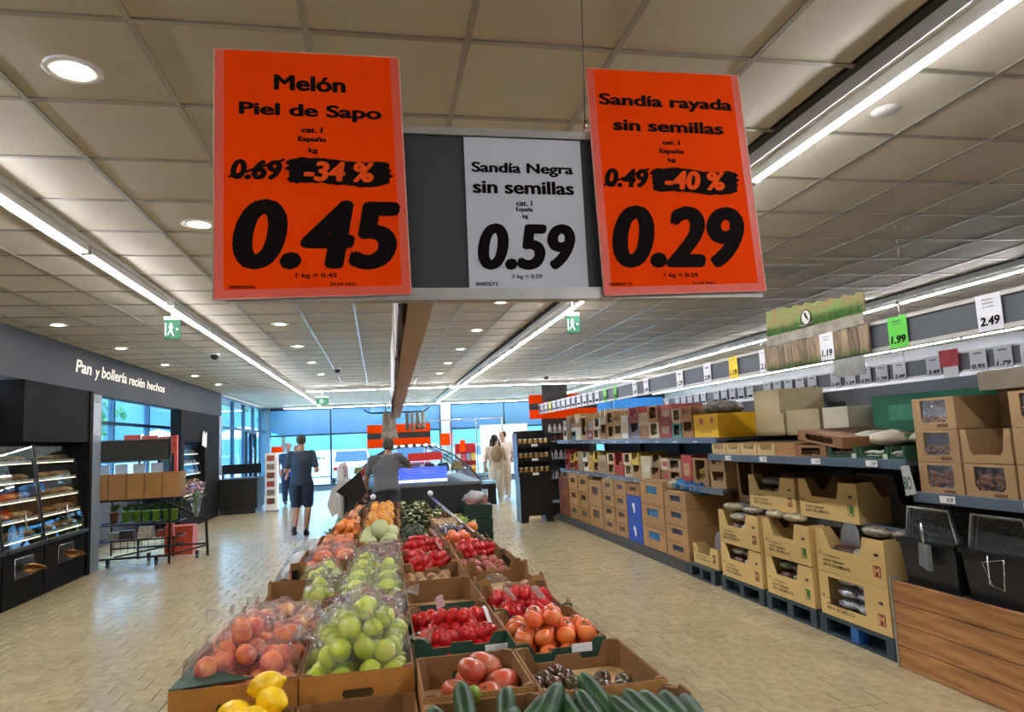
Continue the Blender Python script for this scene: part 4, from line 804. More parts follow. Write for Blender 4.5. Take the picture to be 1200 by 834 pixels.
# ================================================================== CHILLED CASE
t = T('chilled_case', 'chilled display case with arched glass canopy beyond the fruit island', 'refrigerator', (.55, 11.0, 0))
P('base', MB().box(-1.03, 1.03, 0, 3.2, 0, .86), M('#2d3330', .4, var=.1), t); P('bumper', MB().box(-1.06, 1.06, -.03, 3.23, .35, .42), DGREY, t); P('rim', MB().box(-1.05, 1.05, -.02, 3.22, .86, .90), M('#8b9190', .3, .5), t)
arc = [(-1.03, .90), (-.85, 1.12), (-.6, 1.32), (-.32, 1.46), (0, 1.50), (.32, 1.46), (.6, 1.33), (.85, 1.12), (1.03, .90)]
inn = [(x * .985, .9 + (z - .9) * .98) for x, z in arc]
P('glass_canopy', MB().prism(arc + inn[::-1], 'y', 0, 3.2), GLASS, t); P('end_glass', MB().prism(arc, 'y', -.006, 0), GLASS, t)
for y in (0, 1.6, 3.2): P('frame_rib', MB().tube([(x, y, z + .005) for x, z in arc], .014, 6), M('#4c5450', .35, .5), t)
P('ridge_rail', MB().box(-.35, .35, 0, 3.2, 1.47, 1.5), M('#5c6462', .3, .5), t)
for k in range(6): P('case_lamp', MB().ell((-.3 + k * .12, -.02, 1.50), (.03, .02, .015)), M('#f4f8ff', .4, emit=6), t)
P('shelf', MB().box(-.85, .85, .05, 3.1, 1.08, 1.1), STEEL, t)
P('blue_screen', MB().box(-.25, .5, .04, .06, .98, 1.16), M('#3b4fb8', .4, emit=.9), t)
P('lit_strip', MB().box(-.3, .5, .02, .04, .93, .97), M('#9a94e8', .4, emit=2.2), t)
for k in range(3): P('lettering', MB().box(-.2 + k * .05, .12 + k * .1, .036, .0395, 1.13 - k * .035, 1.142 - k * .035), PAPER, t)
t = T('red_promo_sheet', 'red promotional sheet hung inside the arched case', 'poster', (0, 0, 0)); P('sheet', MB().box(.45, .98, 10.98, 10.99, 1.26, 1.38), M('#c22a22', .5, emit=.15), t)
t = T('red_promo_sheet', 'slanted orange-red sheet on the case beside the bending shopper', 'poster', (0, 0, 0)); P('sheet', MB().prism([(-.38, 1.05), (-.1, 1.3), (.05, 1.36), (.05, 1.22), (-.1, 1.16), (-.36, .95)], 'y', 10.97, 10.98), M('#cf3a28', .5), t)
for k in range(8):
    t = T('chilled_pack', 'colourful chilled pack inside the arched case, %s from the bending shopper side' % nth(k), 'food pack', (-.3 + k * .22, 11.35, 1.10), .1, 'chilled packs'); P('pack', MB().tbox(-.08, .08, -.1, .1, 0, .1, -.02, -.02), M(['#8a8f4a', '#b8b0a0', '#a83c30', '#4f6a4a', '#c8c4b8', '#7a3c34', '#3f5a4a', '#c0a060'][k], .5), t)
for k in range(6):
    t = T('drink_bottle', 'small bottle with red-white label at the case side, %s from the black panel' % nth(k), 'bottle', (-.62 + k * .05, 11.1 + .3 * k, .90), 0, 'bottles beside the case'); t.location = (-.58, 11.2 + .28 * k, 0)
    P('body', MB().lathe([(.06, 0), (.06, 1.0), (.06, 1.16), (.03, 1.22), (.03, 1.26)], 10), M(['#e2e0dc', '#a83a48'][k % 2], .3), t)

# two-tone orange promo frames further back
def promo(x0, x1, y, z0, z1, lab):
    t = T('promo_frame', lab, 'sign', (0, 0, 0)); h = z1 - z0
    P('panel', MB().box(x0, x1, y, y + .02, z0 + h * .36, z0 + h * .66), DGREY, t); P('sheet', MB().box(x0, x1, y - .01, y, z0 + h * .64, z1), ORANGE, t); P('sheet', MB().box(x0, x1, y - .01, y, z0, z0 + h * .38), ORANGE, t)
    for x in (x0 + .1, x1 - .1): P('wire', MB().tube([(x, y + .01, z0 + h * .6), (x, y + .01, 3)], .003, 4), STEEL, t)
    return t
promo(-.25, 1.25, 17.0, 1.45, 2.0, 'orange and grey promo frame hanging beyond the bag dispenser')
promo(2.85, 4.2, 13.0, 1.88, 2.34, 'orange and grey promo frame hanging over the rack end')
t = T('picture_board', 'dark picture board mounted above the rack-end promo frame', 'sign', (0, 0, 0)); P('board', MB().box(3.1, 3.6, 12.95, 12.97, 2.2, 2.52), M('#54504a', .5, var=.25, scale=9, hex2='#2a2a26'), t)
t = T('orange_notice', 'small orange notice standing before the white column', 'sign', (0, 0, 0)); P('sheet', MB().box(1.75, 2.1, 20.0, 20.02, 1.42, 1.76), ORANGE, t); P('post', MB().cyl((1.92, 20.03, 0), .02, 0, 1.7, 8), STEEL, t)
t = T('magazine_rack', 'red magazine rack standing before the far windows', 'rack', (0, 0, 0)); RED = M('#b41822', .5)
P('panel', MB().box(2.15, 2.75, 20.0, 20.05, 0, 1.45), RED, t); P('header', MB().box(2.3, 2.45, 19.97, 20, 1.2, 1.55), ORANGE, t)
for k in range(5): P('shelf', MB().box(2.17, 2.73, 19.8, 20.0, .2 + k * .25, .22 + k * .25), RED, t)
for k in range(12): P('magazine', MB().box(2.18 + (k % 4) * .14, 2.30 + (k % 4) * .14, 19.86, 19.88, .24 + (k // 4) * .35, .48 + (k // 4) * .35), M(['#d8d4cc', '#c8586a', '#8a9ab4', '#e0c060'][k % 4], .5), t)
t = T('blue_lit_box', 'black box with pale blue lid coloured as a glow near the two shoppers', 'box', (0, 0, 0)); P('body', MB().box(2.2, 2.7, 16.4, 16.9, .02, .5), BLACKP, t); P('lid', MB().box(2.18, 2.72, 16.38, 16.92, .5, .56), M('#9fd0f0', .3), t); P('skid', MB().box(2.18, 2.72, 16.38, 16.92, 0, .02), WHITE, t); P('label', MB().box(2.38, 2.5, 16.39, 16.4, .2, .38), WHITE, t)  # lid's pale blue stands in for blue light, nothing here emits
t = T('white_board', 'white poster board standing behind the two shoppers', 'board', (0, 0, 0)); P('board', MB().box(2.9, 4.3, 20.0, 20.05, .9, 1.95), PAPER, t); P('post', MB().box(2.95, 3.0, 20.0, 20.05, 0, .9).box(4.2, 4.25, 20.0, 20.05, 0, .9), STEEL, t)
t = T('security_gate', 'thin metal rail frame before the white column', 'gate', (0, 0, 0))
for x in (1.2, 1.9, 2.6, 3.3): P('post', MB().cyl((x, 18.6, 0), .02, 0, 2.1, 8), STEEL, t)
P('rail', MB().tube([(1.2, 18.6, 2.1), (3.3, 18.6, 2.1)], .02), STEEL, t)
# tills
t = T('till_counter', 'dark till counter with black upper panel before the corner windows', 'counter', (0, 0, 0))
P('body', MB().box(-4.3, -2.95, 18.3, 19.4, .12, .82), M('#1d1a18', .5), t); P('worktop', MB().box(-4.35, -2.9, 18.25, 19.45, .82, .86), DGREY, t); P('screen_panel', MB().box(-4.3, -2.95, 18.9, 18.95, .96, 1.2), BLACKP, t); P('plinth', MB().box(-4.25, -3.0, 18.35, 19.35, 0, .12), DGREY, t)
P('post', MB().box(-3.9, -3.85, 18.9, 18.95, .86, .96).box(-3.1, -3.05, 18.9, 18.95, .86, .96), DGREY, t)
t = T('card_terminal', 'small lit device on the dark till counter', 'terminal', (-3.85, 18.4, .86)); P('body', MB().tbox(-.05, .05, -.04, .04, 0, .12, -.01, -.01), WHITE, t); P('display', MB().box(-.03, .03, -.042, -.04, .05, .1), M('#bfe8ff', .3, emit=2), t)
t = T('leaflet_rack', 'tall white leaflet rack with a red topper beside the till', 'rack', (-2.62, 18.3, 0))
P('body', MB().box(-.14, .14, 0, .3, .05, 1.45), PAPER, t); P('topper', MB().box(-.0, .24, .05, .3, 1.45, 1.6), ORANGE, t); P('foot', MB().box(-.15, .15, 0, .3, 0, .05), STEEL, t)
for k in range(6): P('leaflet', MB().box(-.1, .08, -.012, 0, .2 + k * .21, .34 + k * .21), M(['#7c4a3c', '#8a8478', '#b0543c'][k % 3], .5), t)
# ================================================================== GROCERY RACK (aisle side of the price rail)
RK = M('#5d6067', .45, .3, var=.04); RKD = M('#3c3e42', .5, var=.05); BLUERAIL = M('#6d8196', .3, .3, var=.04)
t = T('grocery_rack', 'long grey metal grocery rack with a dark kick plate along the aisle', 'shelving unit')
P('kick_plate', MB().box(3.25, 3.29, 7.24, 12.9, 0, .11), RKD, t); P('base', MB().box(3.29, 4.35, 7.24, 12.9, .0, .11), RKD, t)
P('back_panel', MB().box(4.32, 4.36, 2.0, 12.9, 0, 1.85), RK, t)
for y in (3.82, 6.5, 8.0, 9.5, 11.0, 12.88): P('upright', MB().box(4.26, 4.32, y - .02, y + .02, 0, 1.85), RKD, t)
def shelf(x0, y0, y1, z, rail=True):
    P('shelf', MB().box(x0 + .02, 4.3, y0, y1, z - .03, z), RK, t)
    for y in ([y0 + .02, y1 - .02]): P('bracket', MB().prism([(x0 + .3, z - .03), (4.3, z - .03), (4.3, z - .12)], 'y', y - .004, y + .004), RKD, t)
    n = max(1, round((y1 - y0) / 1.3)); L = (y1 - y0) / n
    for i in range(n): P('label_rail', MB().prism([(x0 + .012, z - .052), (x0 + .022, z - .052), (x0 + .028, z + .012), (x0 + .004, z + .008)], 'y', y0 + i * L + .004, y0 + (i + 1) * L - .004), BLUERAIL, t)
shelf(3.2, 3.83, 6.48, 1.29); shelf(3.45, 3.83, 6.48, .80); shelf(3.2, 2.0, 3.8, 1.10); shelf(3.32, 6.52, 12.88, 1.45); shelf(3.35, 6.52, 12.88, .93)
cards = T('shelf_label', 'x', 'price label'); 
P('card', MB().box(-.001, .001, -.055, .055, -.02, .02), PAPER, cards)
def shelf_label(x, y, z, lab, txt, first=[True]):
    if first[0]: c = cards; first[0] = False; c.location = (x, y, z); c['label'] = lab
    else:
        c = T('shelf_label', lab, 'price label', (x, y, z)); link('card', cards.children[0].data, c)
    c['group'] = 'shelf price labels'
    if txt: write(txt, INK, c, -.0018, -.0, -.045, -.011, .011, .03, 0, face='-x')
for i, (y, z, tx) in enumerate(((6.05, 1.27, '1.10'), (5.45, 1.27, '1.79'), (4.72, 1.27, '1.19'), (4.12, 1.27, '3.69'))): shelf_label(3.196, y, z, 'white price label above the cake trays, %s from the wood-planked bin' % nth(3 - i), tx)
for i, (y, tx) in enumerate(((3.52, '8.29'), (2.98, '1.99'), (2.5, '2.49'))): shelf_label(3.196, y, 1.08, 'white price label under the roasted nut boxes, %s from the big dried goods banner' % nth(i), tx)
for i in range(11): shelf_label(3.33, 7.0 + i * .52, 1.43, 'white price label on upper far shelf rail, %s from the dark display stand' % nth(10 - i), None)
for i in range(10): shelf_label(3.36, 7.3 + i * .55, .91, 'white price label on lower far shelf rail, %s from the dark display stand' % nth(9 - i), None)

# --- generic product box with an open or windowed front (front faces -x)
def product(y0, y1, x0, x1, z0, z1, col, lab, kind='closed', win=None, content=None, cat='box', group=None, name='carton', inner=None, accent=None, n=3):
    t = T(name, lab, cat, (x0, (y0 + y1) / 2, z0), 0, group); w_ = (y1 - y0) / 2; h = z1 - z0; d = x1 - x0
    m = M(col, .75, var=.06, scale=8) if isinstance(col, str) else col; inn = inner or KRAFT_D; th = .006
    if kind == 'closed':
        P('body', MB().box(0, d, -w_, w_, 0, h), m, t)
        if accent: P('label', MB().box(-.0015, 0, -w_ * .6, w_ * .6, h * .3, h * .72), M(accent, .5), t)
        P('tape', MB().box(0, d, -.02, .02, h, h + .001), KRAFT_L, t)
        return t
    if kind == 'window':    # hole in the front, rounded at its lower corners
        a = w_ * .62; lo = h * .22; hi = h * .92 if win is None else h * win
        o = [(-w_, 0), (0, 0), (0, lo), (-a * .8, lo), (-a, lo + h * .12), (-a * .98, hi), (a * .98, hi), (a, lo + h * .12), (a * .8, lo), (1e-4, lo), (1e-4, 0), (w_, 0), (w_, h), (-w_, h)]
        P('front_panel', MB().prism(o, 'x', 0, th), [m], t); top = True
    elif kind == 'open':    # front cut down in a U
        lo = h * (win or .35)
        P('front_panel', MB().prism([(-w_, 0), (w_, 0), (w_, h), (w_ * .78, h), (w_ * .66, lo + h * .12), (w_ * .55, lo), (-w_ * .55, lo), (-w_ * .66, lo + h * .12), (-w_ * .78, h), (-w_, h)], 'x', 0, th), m, t); top = False
    elif kind == 'vee':
        P('front_panel', MB().prism([(-w_, 0), (w_, 0), (w_, h), (w_ * .55, h), (w_ * .40, h * .52), (-w_ * .35, h * .52), (-w_ * .62, h), (-w_, h)][0:8], 'x', 0, th), m, t); top = False
    mb = MB().box(th, d, -w_, -w_ + th, 0, h).box(th, d, w_ - th, w_, 0, h).box(d - th, d, -w_ + th, w_ - th, 0, h).box(th, d - th, -w_ + th, w_ - th, 0, th)
    P('sleeve', mb, m, t)
    P('liner', MB().box(d - th * 2, d - th - .001, -w_ + th, w_ - th, th, h - .002), inn, t)
    if top: P('lid', MB().box(th, d - th, -w_ + th, w_ - th, h - th, h), m, t)
    if content:
        for r_ in range(2):
            for k in range(n):
                yy = -w_ + th + (2 * w_ - 2 * th) * (k + .5) / n; rr = (w_ - th) / n
                P('pack', MB().ell((.05 + rr * .5, yy, th + h * (.16 + .28 * r_)), (min(.06, d * .3), rr * .92, h * .17), 8, 6, .3, 5, k + r_ * 7), M(content, .35, var=.3, scale=40, rnd=.2), t)
    if accent: P('label', MB().box(-.0015, 0, -w_ * .9, -w_ * .62, h * .1, h * .45), M(accent, .5), t)
    return t
PTE = M('#d9b874', .7, var=.03, scale=8); BROWNT = M('#3a2a1e', .6)
def cake_tray(x0, y0, y1, z0, h, mark, lab, full=True, tall=False, row=3):
    """large pale printed display tray; front faces -x, notched"""
    t = T('cake_tray', lab, 'cardboard tray', (x0, (y0 + y1) / 2, z0), 0, 'pale printed cake trays'); w_ = (y1 - y0) / 2; th = .006; d = .52
    # outline in (y, z); larger y is the far side
    if not tall:
        o = [(-w_, 0), (w_, 0), (w_, h), (w_ * .74, h), (w_ * .52, h * .56), (-w_ * .34, h * .56), (-w_ * .44, h * .98), (-w_, h * .98)]
        P('front_panel', MB().prism(o, 'x', 0, th), PTE, t)
    else:
        a0, a1 = -w_ * .35, w_ * .7
        o = [(-w_, 0), (0, 0), (0, h * .26), (a0, h * .26), (a0, h * .9), (a1, h * .9), (a1, h * .26), (1e-4, h * .26), (1e-4, 0), (w_, 0), (w_, h), (-w_, h)]
        P('front_panel', MB().prism(o, 'x', 0, th), PTE, t)
    for s in (-1, 1): P('side_panel', MB().prism([(th, 0), (d, 0), (d, h), (d * .72, h), (d * .55, h * .62), (d * .4, h * .62), (d * .25, h), (th, h)], 'y', s * w_, s * (w_ - th)), [PTE], t)
    P('back_panel', MB().box(d - th, d, -w_ + th, w_ - th, 0, h), KRAFT_D, t); P('base', MB().box(th, d - th, -w_ + th, w_ - th, 0, th), KRAFT_D, t)
    mc = M('#8e1f1c' if mark == 'M' else '#3c7a1e', .5)
    s = .05; yc = -w_ + .085; P('mark_patch', MB().box(-.0015, 0, yc - .034, yc + .034, .055, .13), mc, t); write(mark, PTE, t, -.003, yc + .026, yc - .026, .062, .122, .02, 0, face='-x')
    P('stamp', MB().box(-.0015, 0, -w_ + .06, -w_ + .1, h * .62, h * .68), M('#4a3448', .6), t)
    yl = w_ - .05; write('24', BROWNT, t, -.002, w_ - .03, w_ - .06, .12, .15, .02, 0, face='-x')
    for k, (ln, wd) in enumerate((('multipack', .2), ('con cacao', .24), ('EN SUELO', .30))):
        write(ln, BROWNT, t, -.002, yl - .03, yl - .03 - wd, .112 - k * .034, .128 - k * .034 + (.006 if k == 2 else 0), .02, 0, face='-x')
    if full:
        fm = M({'M': '#cfc6b0', 'L': '#8f9a6a'}.get(mark if not tall else 'S', '#b9bcc2'), .22, .3 if tall else .0, var=.35, scale=45, rnd=.15)
        fm2 = M('#5a3526', .35, var=.3, scale=30)
        for r_ in range(row):
            for k in range(2):
                yy = (-.3 + k * .62) * w_ * (.9) + .02; zz = .035 + r_ * h * .27 + (h * .2 if tall else .05)
                if zz > h + .02: continue
                P('cake_pack', MB().ell((.10, yy, zz), (.085, w_ * .34, h * .125), 12, 8, .12, 6, k + 3 * r_), fm if (r_ + k) % 2 or tall else fm2, t)
                P('cake_pack', MB().ell((.30, yy, zz), (.085, w_ * .34, h * .125), 10, 6, .12, 6, k + 3 * r_), fm, t)
    return t
# pallets
def pallet(y0, y1, lab, blue=False):
    t = T('pallet', lab, 'pallet', (3.24, (y0 + y1) / 2, 0), 0, 'dark plastic pallets'); w_ = (y1 - y0) / 2; m = M('#2d3f48', .5, var=.1); d = .75
    P('deck', MB().box(0, d, -w_, w_, .115, .14), m, t); P('skid', MB().box(0, d, -w_, w_, 0, .018), m, t)
    for i, yy in enumerate((-w_ + .04, 0, w_ - .04)):
        for xx in (.04, d / 2, d - .06): P('block', MB().box(xx - .04, xx + .04, yy - .04, yy + .04, .018, .115), M('#1f5fa8', .4) if (blue and i == 1 and xx < .1) else m, t)
pallet(4.14, 4.92, 'dark grey pallet with one blue block under the silver multipack trays', True); pallet(4.96, 5.66, 'dark grey pallet under the trays marked with a green L'); pallet(5.70, 6.46, 'dark grey pallet under the lower trays marked with a red M'); pallet(6.6, 7.2, 'dark pallet at the end of the kick plate')
cake_tray(3.25, 4.16, 4.90, .142, .31, 'M', 'large pale tray with silver packs behind a window, bottom, beside the wood-planked bin', tall=True)
cake_tray(3.25, 4.16, 4.90, .455, .31, 'M', 'large pale notched tray of silver packs stacked on the windowed one', row=2)
cake_tray(3.25, 4.98, 5.64, .142, .31, 'L', 'pale tray with green L mark, bottom of the middle stack'); cake_tray(3.25, 4.98, 5.64, .455, .31, 'L', 'pale tray with green L mark, upper of the middle stack, grey gap inside', full=False)
cake_tray(3.25, 5.72, 6.44, .142, .31, 'M', 'pale tray with red M mark, bottom of the stack toward the kick plate'); cake_tray(3.25, 5.72, 6.44, .455, .31, 'M', 'pale tray with red M mark, upper of the stack toward the kick plate')
cake_tray(3.42, 5.38, 6.12, .802, .30, 'M', 'pale tray with red M mark on the inner shelf'); cake_tray(3.42, 4.6, 5.32, .802, .30, 'L', 'nearly empty pale tray with green L mark on the inner shelf', full=False)
cake_tray(3.3, 6.62, 7.18, .142, .2, 'M', 'low pale tray at the end of the kick plate, partly empty', full=False)
# grey inner dividers that show in the emptied trays
for i, (y, z, x) in enumerate(((5.25, .47, 3.5), (4.72, .47, 3.42), (6.85, .15, 3.45))):
    t = T('tray_insert', ['grey cardboard insert in the upper middle tray marked L', 'grey cardboard insert beside the silver packs', 'rounded grey cardboard insert in the low tray by the kick plate'][i], 'insert', (x, y, z)); P('sheet', MB().prism([(-.1, 0), (.12, 0), (.11, .26), (.05, .33), (-.06, .33), (-.1, .28)], 'x', 0, .006), M('#8e8f92', .6), t)
for i, (x, y, z, a) in enumerate(((3.32, 6.25, .80, .2), (3.35, 5.6, .79, -.1), (3.38, 5.35, .78, .1), (3.36, 4.35, .79, .0), (3.4, 4.1, .79, .1), (3.34, 5.95, .79, .1))):
    t = T('cake_roll', 'wrapped cake roll lying on top of the lower trays, %s from the wood-planked bin' % nth([5, 3, 2, 1, 0, 4][i]), 'cake pack', (x, y, z), a, 'loose wrapped cake rolls')
    P('wrap', MB().ell((0, 0, .0), (.06, .14, .038), 12, 8, .1, 5, i), M('#a79c8a' if i > 2 else '#cdbf9a', .25, .2, var=.3, scale=40), t); P('band', MB().lathe([(.04, -.02), (.042, 0), (.04, .02)], 10, ax='y'), M('#5a3a2c', .4), t)
# top shelf of the near bay: low trays, brown open trays, green trays
for i, (a, b) in enumerate(((6.15, 6.42), (5.88, 6.13), (5.6, 5.86), (5.32, 5.58))):
    product(a, b, 3.23, 3.75, 1.292, 1.40, '#cdb078', 'low pale display tray of wrapped cakes, %s from the brown open trays' % nth(3 - i), 'open', .5, '#b8a888' if i < 3 else None, 'cardboard tray', 'low pale display trays', 'display_tray', inner=M('#8c8d90', .7) if i == 3 else None)
product(5.02, 5.3, 3.23, 3.75, 1.292, 1.40, '#a87a48', 'low brown tray next to the stacked brown trays', 'closed', name='display_tray', cat='cardboard tray')
product(4.62, 5.0, 3.22, 3.8, 1.292, 1.385, '#8a5f38', 'brown slotted tray of sweet bread, lower of two stacked', 'window', .8, '#c8a070', 'cardboard tray', 'stacked brown slotted trays', 'bread_tray')
tt = product(4.38, 5.02, 3.22, 3.8, 1.395, 1.475, '#8a5f38', 'long brown slotted tray lying crooked on the lower brown tray', 'window', .8, '#c8a070', 'cardboard tray', 'stacked brown slotted trays', 'bread_tray'); tt.rotation_euler = (.10, 0, -.12)
for i, (a, b) in enumerate(((4.28, 4.6), (3.98, 4.27), (3.84, 3.97))):
    product(a, b, 3.22, 3.78, 1.292, 1.38, '#1f4a2c', 'dark green tray of white-green bags, %s from the brown slotted trays' % nth(i), 'open', .3, '#c4ccb8', 'cardboard tray', 'dark green bread trays', 'bread_tray', inner=GREENP, accent='#d8e0d0' if i < 2 else None)
for i, (x, y) in enumerate(((3.4, 4.15), (3.5, 4.45), (3.55, 3.98))):
    t = T('bread_bag', 'pale bag of bread with green print, %s from the nut boxes' % nth([1, 2, 0][i]), 'bread bag', (x, y, 1.43), .4 * i, 'bread bags on the green trays'); P('bag', MB().ell((0, 0, 0), (.16, .13, .055), 14, 9, .15, 4, i), M('#c9c8b0' if i else '#c2b49a', .35, var=.1), t); P('print', MB().ell((.02, 0, .003), (.08, .132, .054), 10, 8, .1, 4, i), M('#5b8a4a', .4), t)
# behind: cartons stored on top of the shelf (x 3.8..4.3)
for (a, b, z0, z1, c, lab, ac, x0) in ((6.05, 6.6, 1.45, 1.66, '#b3a27c', 'large tan carton, lower of two on the rack top', None, 3.8), (6.1, 6.55, 1.66, 1.9, '#b7a680', 'tan carton, upper of two on the rack top', None, 3.8), (5.5, 6.0, 1.45, 1.68, '#ab9b78', 'tan carton with open flaps beside the stacked tan pair', None, 3.8),
        (5.12, 5.45, 1.40, 1.68, '#c2bba4', 'off-white carton beside the dark bottles', None, 3.8), (4.05, 4.95, 1.46, 1.74, '#1f6a4e', 'big teal green carton on the rack top', '#2c8a68', 3.9), (3.72, 4.2, 1.42, 1.66, '#174a2c', 'dark green carton between teal carton and nut boxes', None, 3.72)):
    product(a, b, x0, 4.28, z0, z1, c, lab, accent=ac, group=None)
for y in (3.9, 4.5, 5.0, 5.5, 6.0): 
    pass
t = T('rack_top_board', 'grey top board at the rear of the rack carrying the big cartons', 'shelf'); P('board', MB().box(3.72, 4.28, 3.84, 6.6, 1.36, 1.40), RK, t)
for k, y in enumerate((5.46, 5.49)):
    t = T('black_box', ['black slim box standing between tan and off-white cartons', 'second black slim box leaning on the off-white carton'][k], 'box', (3.85, y, 1.40), .1); P('body', MB().box(0, .2, -.012, .012, 0, .33 - k * .02), BLACKP, t)
# inner lower shelf: brown carton beyond trays, dark trays behind
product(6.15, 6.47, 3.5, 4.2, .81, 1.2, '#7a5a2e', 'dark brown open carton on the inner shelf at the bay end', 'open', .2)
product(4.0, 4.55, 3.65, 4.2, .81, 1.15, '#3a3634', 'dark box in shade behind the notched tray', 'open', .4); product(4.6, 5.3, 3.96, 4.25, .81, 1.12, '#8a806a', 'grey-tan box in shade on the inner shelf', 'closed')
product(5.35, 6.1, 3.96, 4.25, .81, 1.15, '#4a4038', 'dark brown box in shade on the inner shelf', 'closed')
# nut boxes: three tiers
NUT = M('#a6865c', .75, var=.05, scale=8)
tiers = [(1.102, 'bottom'), (1.292, 'middle'), (1.482, 'top')]
cols = [(3.415, 3.74), (3.08, 3.405), (2.745, 3.07), (2.41, 2.735)]
for ci, (a, b) in enumerate(cols):
    for ti, (z, tn) in enumerate(tiers):
        if ti == 2 and ci == 1: continue
        full = not ((ti == 1 and ci == 1))
        t = product(a + .004, b - .004, 3.22, 3.56, z, z + .186, NUT, '%s brown nut box in the %s column from the dark green trays' % (tn, nth(ci)), 'open' if ti == 1 and ci == 1 else 'window', .25 if (ti == 1 and ci == 1) else None, None, group='brown windowed nut boxes', name='nut_box', inner=M('#8f8e92', .7))
        if full:
            mb = MB(); rr = random.Random(ci * 3 + ti); hh = [.10, .07, .045][ti] if ci < 2 else .09
            for k in range(80): mb.ell((rr.uniform(.016, .05), rr.uniform(-.12, .12), .03 + rr.uniform(0, hh)), (.009, .017, .011), 6, 4)
            P('divider', MB().box(.062, .064, -.15, .15, .01, .18), M('#a3a2a6', .6), t)
            P('nuts', mb, M('#c07c48', .5, var=.3, isl=.3), t)['kind'] = 'stuff'; P('window_film', MB().box(.007, .0075, -.1, .1, .04, .17), film('window_film', '#fafafa', .02, .1, .0, .4, fk=.3), t)
            P('label', MB().box(-.001, 0, -.1, -.02, .012, .03), M('#6a4a30', .6), t)
product(3.02, 3.40, 3.5, 4.0, 1.482, 1.69, '#7d6545', 'plain dark brown carton behind the gap in the nut box top tier', 'closed')
product(3.0, 3.42, 3.4, 4.0, 1.692, 1.80, '#cfc9b4', 'long off-white carton on top of the nut boxes', 'closed')
t = product(2.5, 3.02, 3.3, 3.9, 1.672, 1.86, '#c6302a', 'red carton with yellow crown mark and printed name above the nut boxes', 'closed')
write('Grefusa', M('#f3e9e0', .5), t, -.003, .16, -.14, .07, .125, .03, .1, face='-x'); P('crown_mark', MB().prism([(.10, .14), (.10, .17), (.13, .155), (.15, .185), (.17, .155), (.2, .17), (.2, .14)], 'x', -.003, -.001), M('#f0b81c', .5), t); P('print', MB().ell((-.002, -.1, .035), (.002, .06, .025), 10, 7), M('#c8a070', .5), t)
t = T('shelf_banner', 'white hanging banner sheet with dark green letters at the shelf end', 'sign', (3.19, 3.80, 0)); P('sheet', MB().prism([(-.06, 1.1), (.03, 1.08), (.05, 1.26), (-.02, 1.27)], 'x', -.003, .0), M('#c9ccc8', .4), t); write('BIO', M('#1f5a3a', .5), t, -.005, .035, -.03, 1.12, 1.2, .03, 0, face='-x')
# wood-planked bin with dispensers
WOOD = M('#bd8a52', .6, var=.28, scale=4, bump=.2, rnd=.12, stretch=(.6, 6, 1), hex2='#8a5a30')
t = T('wooden_bin', 'wood-planked low counter with a steel corner edge holding black bins', 'counter', (0, 0, 0))
P('carcass', MB().box(3.225, 3.95, 1.6, 4.07, 0, .52), M('#3d2c1c', .8), t)
for k in range(4): P('plank', MB().cham(0, 2.46, 0, .128, 0, .022, .003), WOOD, t, loc=(3.203 + .022 * 0, 4.06, .004 + k * .134), rot=None)
for o in t.children:
    if o.name.startswith('plank'):
        o.rotation_euler = Euler((0, 0, 0)); 
        R3_ = Matrix(((0, 0, -1), (-1, 0, 0), (0, 1, 0)))   # local x -> -y, local y -> z, local z -> -x
        o.matrix_local = Matrix.Translation((3.225, o.location.y, o.location.z)) @ R3_.to_4x4()
P('corner_edge', MB().box(3.198, 3.26, 4.062, 4.075, 0, .55), M('#a8a49c', .4, .3), t)
def bin_(y0, y1, lab, scoop):
    t = T('dispenser_bin', lab, 'bin', (3.28, (y0 + y1) / 2, .523)); w_ = (y1 - y0) / 2
    P('body', MB().tbox(0, .5, -w_ + .03, w_ - .03, 0, .26, .02, .02), M('#1c1c1e', .35, var=.05), t); P('rim', MB().box(-.035, .53, -w_ - .0, w_ + .0, .255, .285), BLACKP, t)
    sh = [(-w_ + .03, .285), (w_ - .03, .285), (w_ - .07, .48), (-w_ + .07, .48)]
    P('clear_lid', MB().prism(sh, 'x', .02, .45), film('acrylic', '#e4e6e6', .05, .05, .06, 0), t)
    P('lid_edge', MB().tube([(.018, -w_ + .03, .287), (.018, -w_ + .07, .475), (.018, w_ - .07, .475), (.018, w_ - .03, .287)], .006, 6), M('#dfe3e4', .15), t)
    P('lid_edge', MB().tube([(.05, -w_ + .045, .287), (.05, -w_ + .085, .46), (.05, w_ - .085, .46), (.05, w_ - .045, .287)], .004, 6), M('#cfd4d6', .15), t)
    mb = MB(); rr = random.Random(int(y0 * 10))
    for k in range(120): mb.ell((rr.uniform(.05, .45), rr.uniform(-w_ + .06, w_ - .06), .262 + rr.uniform(0, .04)), (.014, .01, .008), 6, 4)
    P('nuts', mb, M('#7a6a4c', .6, var=.3, isl=.3), t)['kind'] = 'stuff'
    if scoop:
        P('scoop_handle', MB().tube([(-.05, -.02, .40), (-.055, -.025, .34), (-.055, -.03, .28)], [.010, .012, .008], 8), STEEL, t)
        P('scoop', MB().add([(-.07, -.07, .27), (-.07, .0, .28), (-.075, .005, .15), (-.08, -.07, .12), (-.05, -.075, .12), (-.045, -.005, .15), (-.04, .0, .28), (-.045, -.07, .27)], [(0, 1, 2, 3), (0, 3, 4, 7), (1, 6, 5, 2), (3, 2, 5, 4), (0, 7, 6, 1)]), M('#c4c8c8', .2, .6), t)
    else: P('wire_hook', MB().tube([(-.045, .02, .27), (-.05, .02, .12), (-.05, -.07, .10), (-.045, -.08, .26), (-.045, .06, .23), (-.05, .0, .11)], .004, 5), STEEL, t)
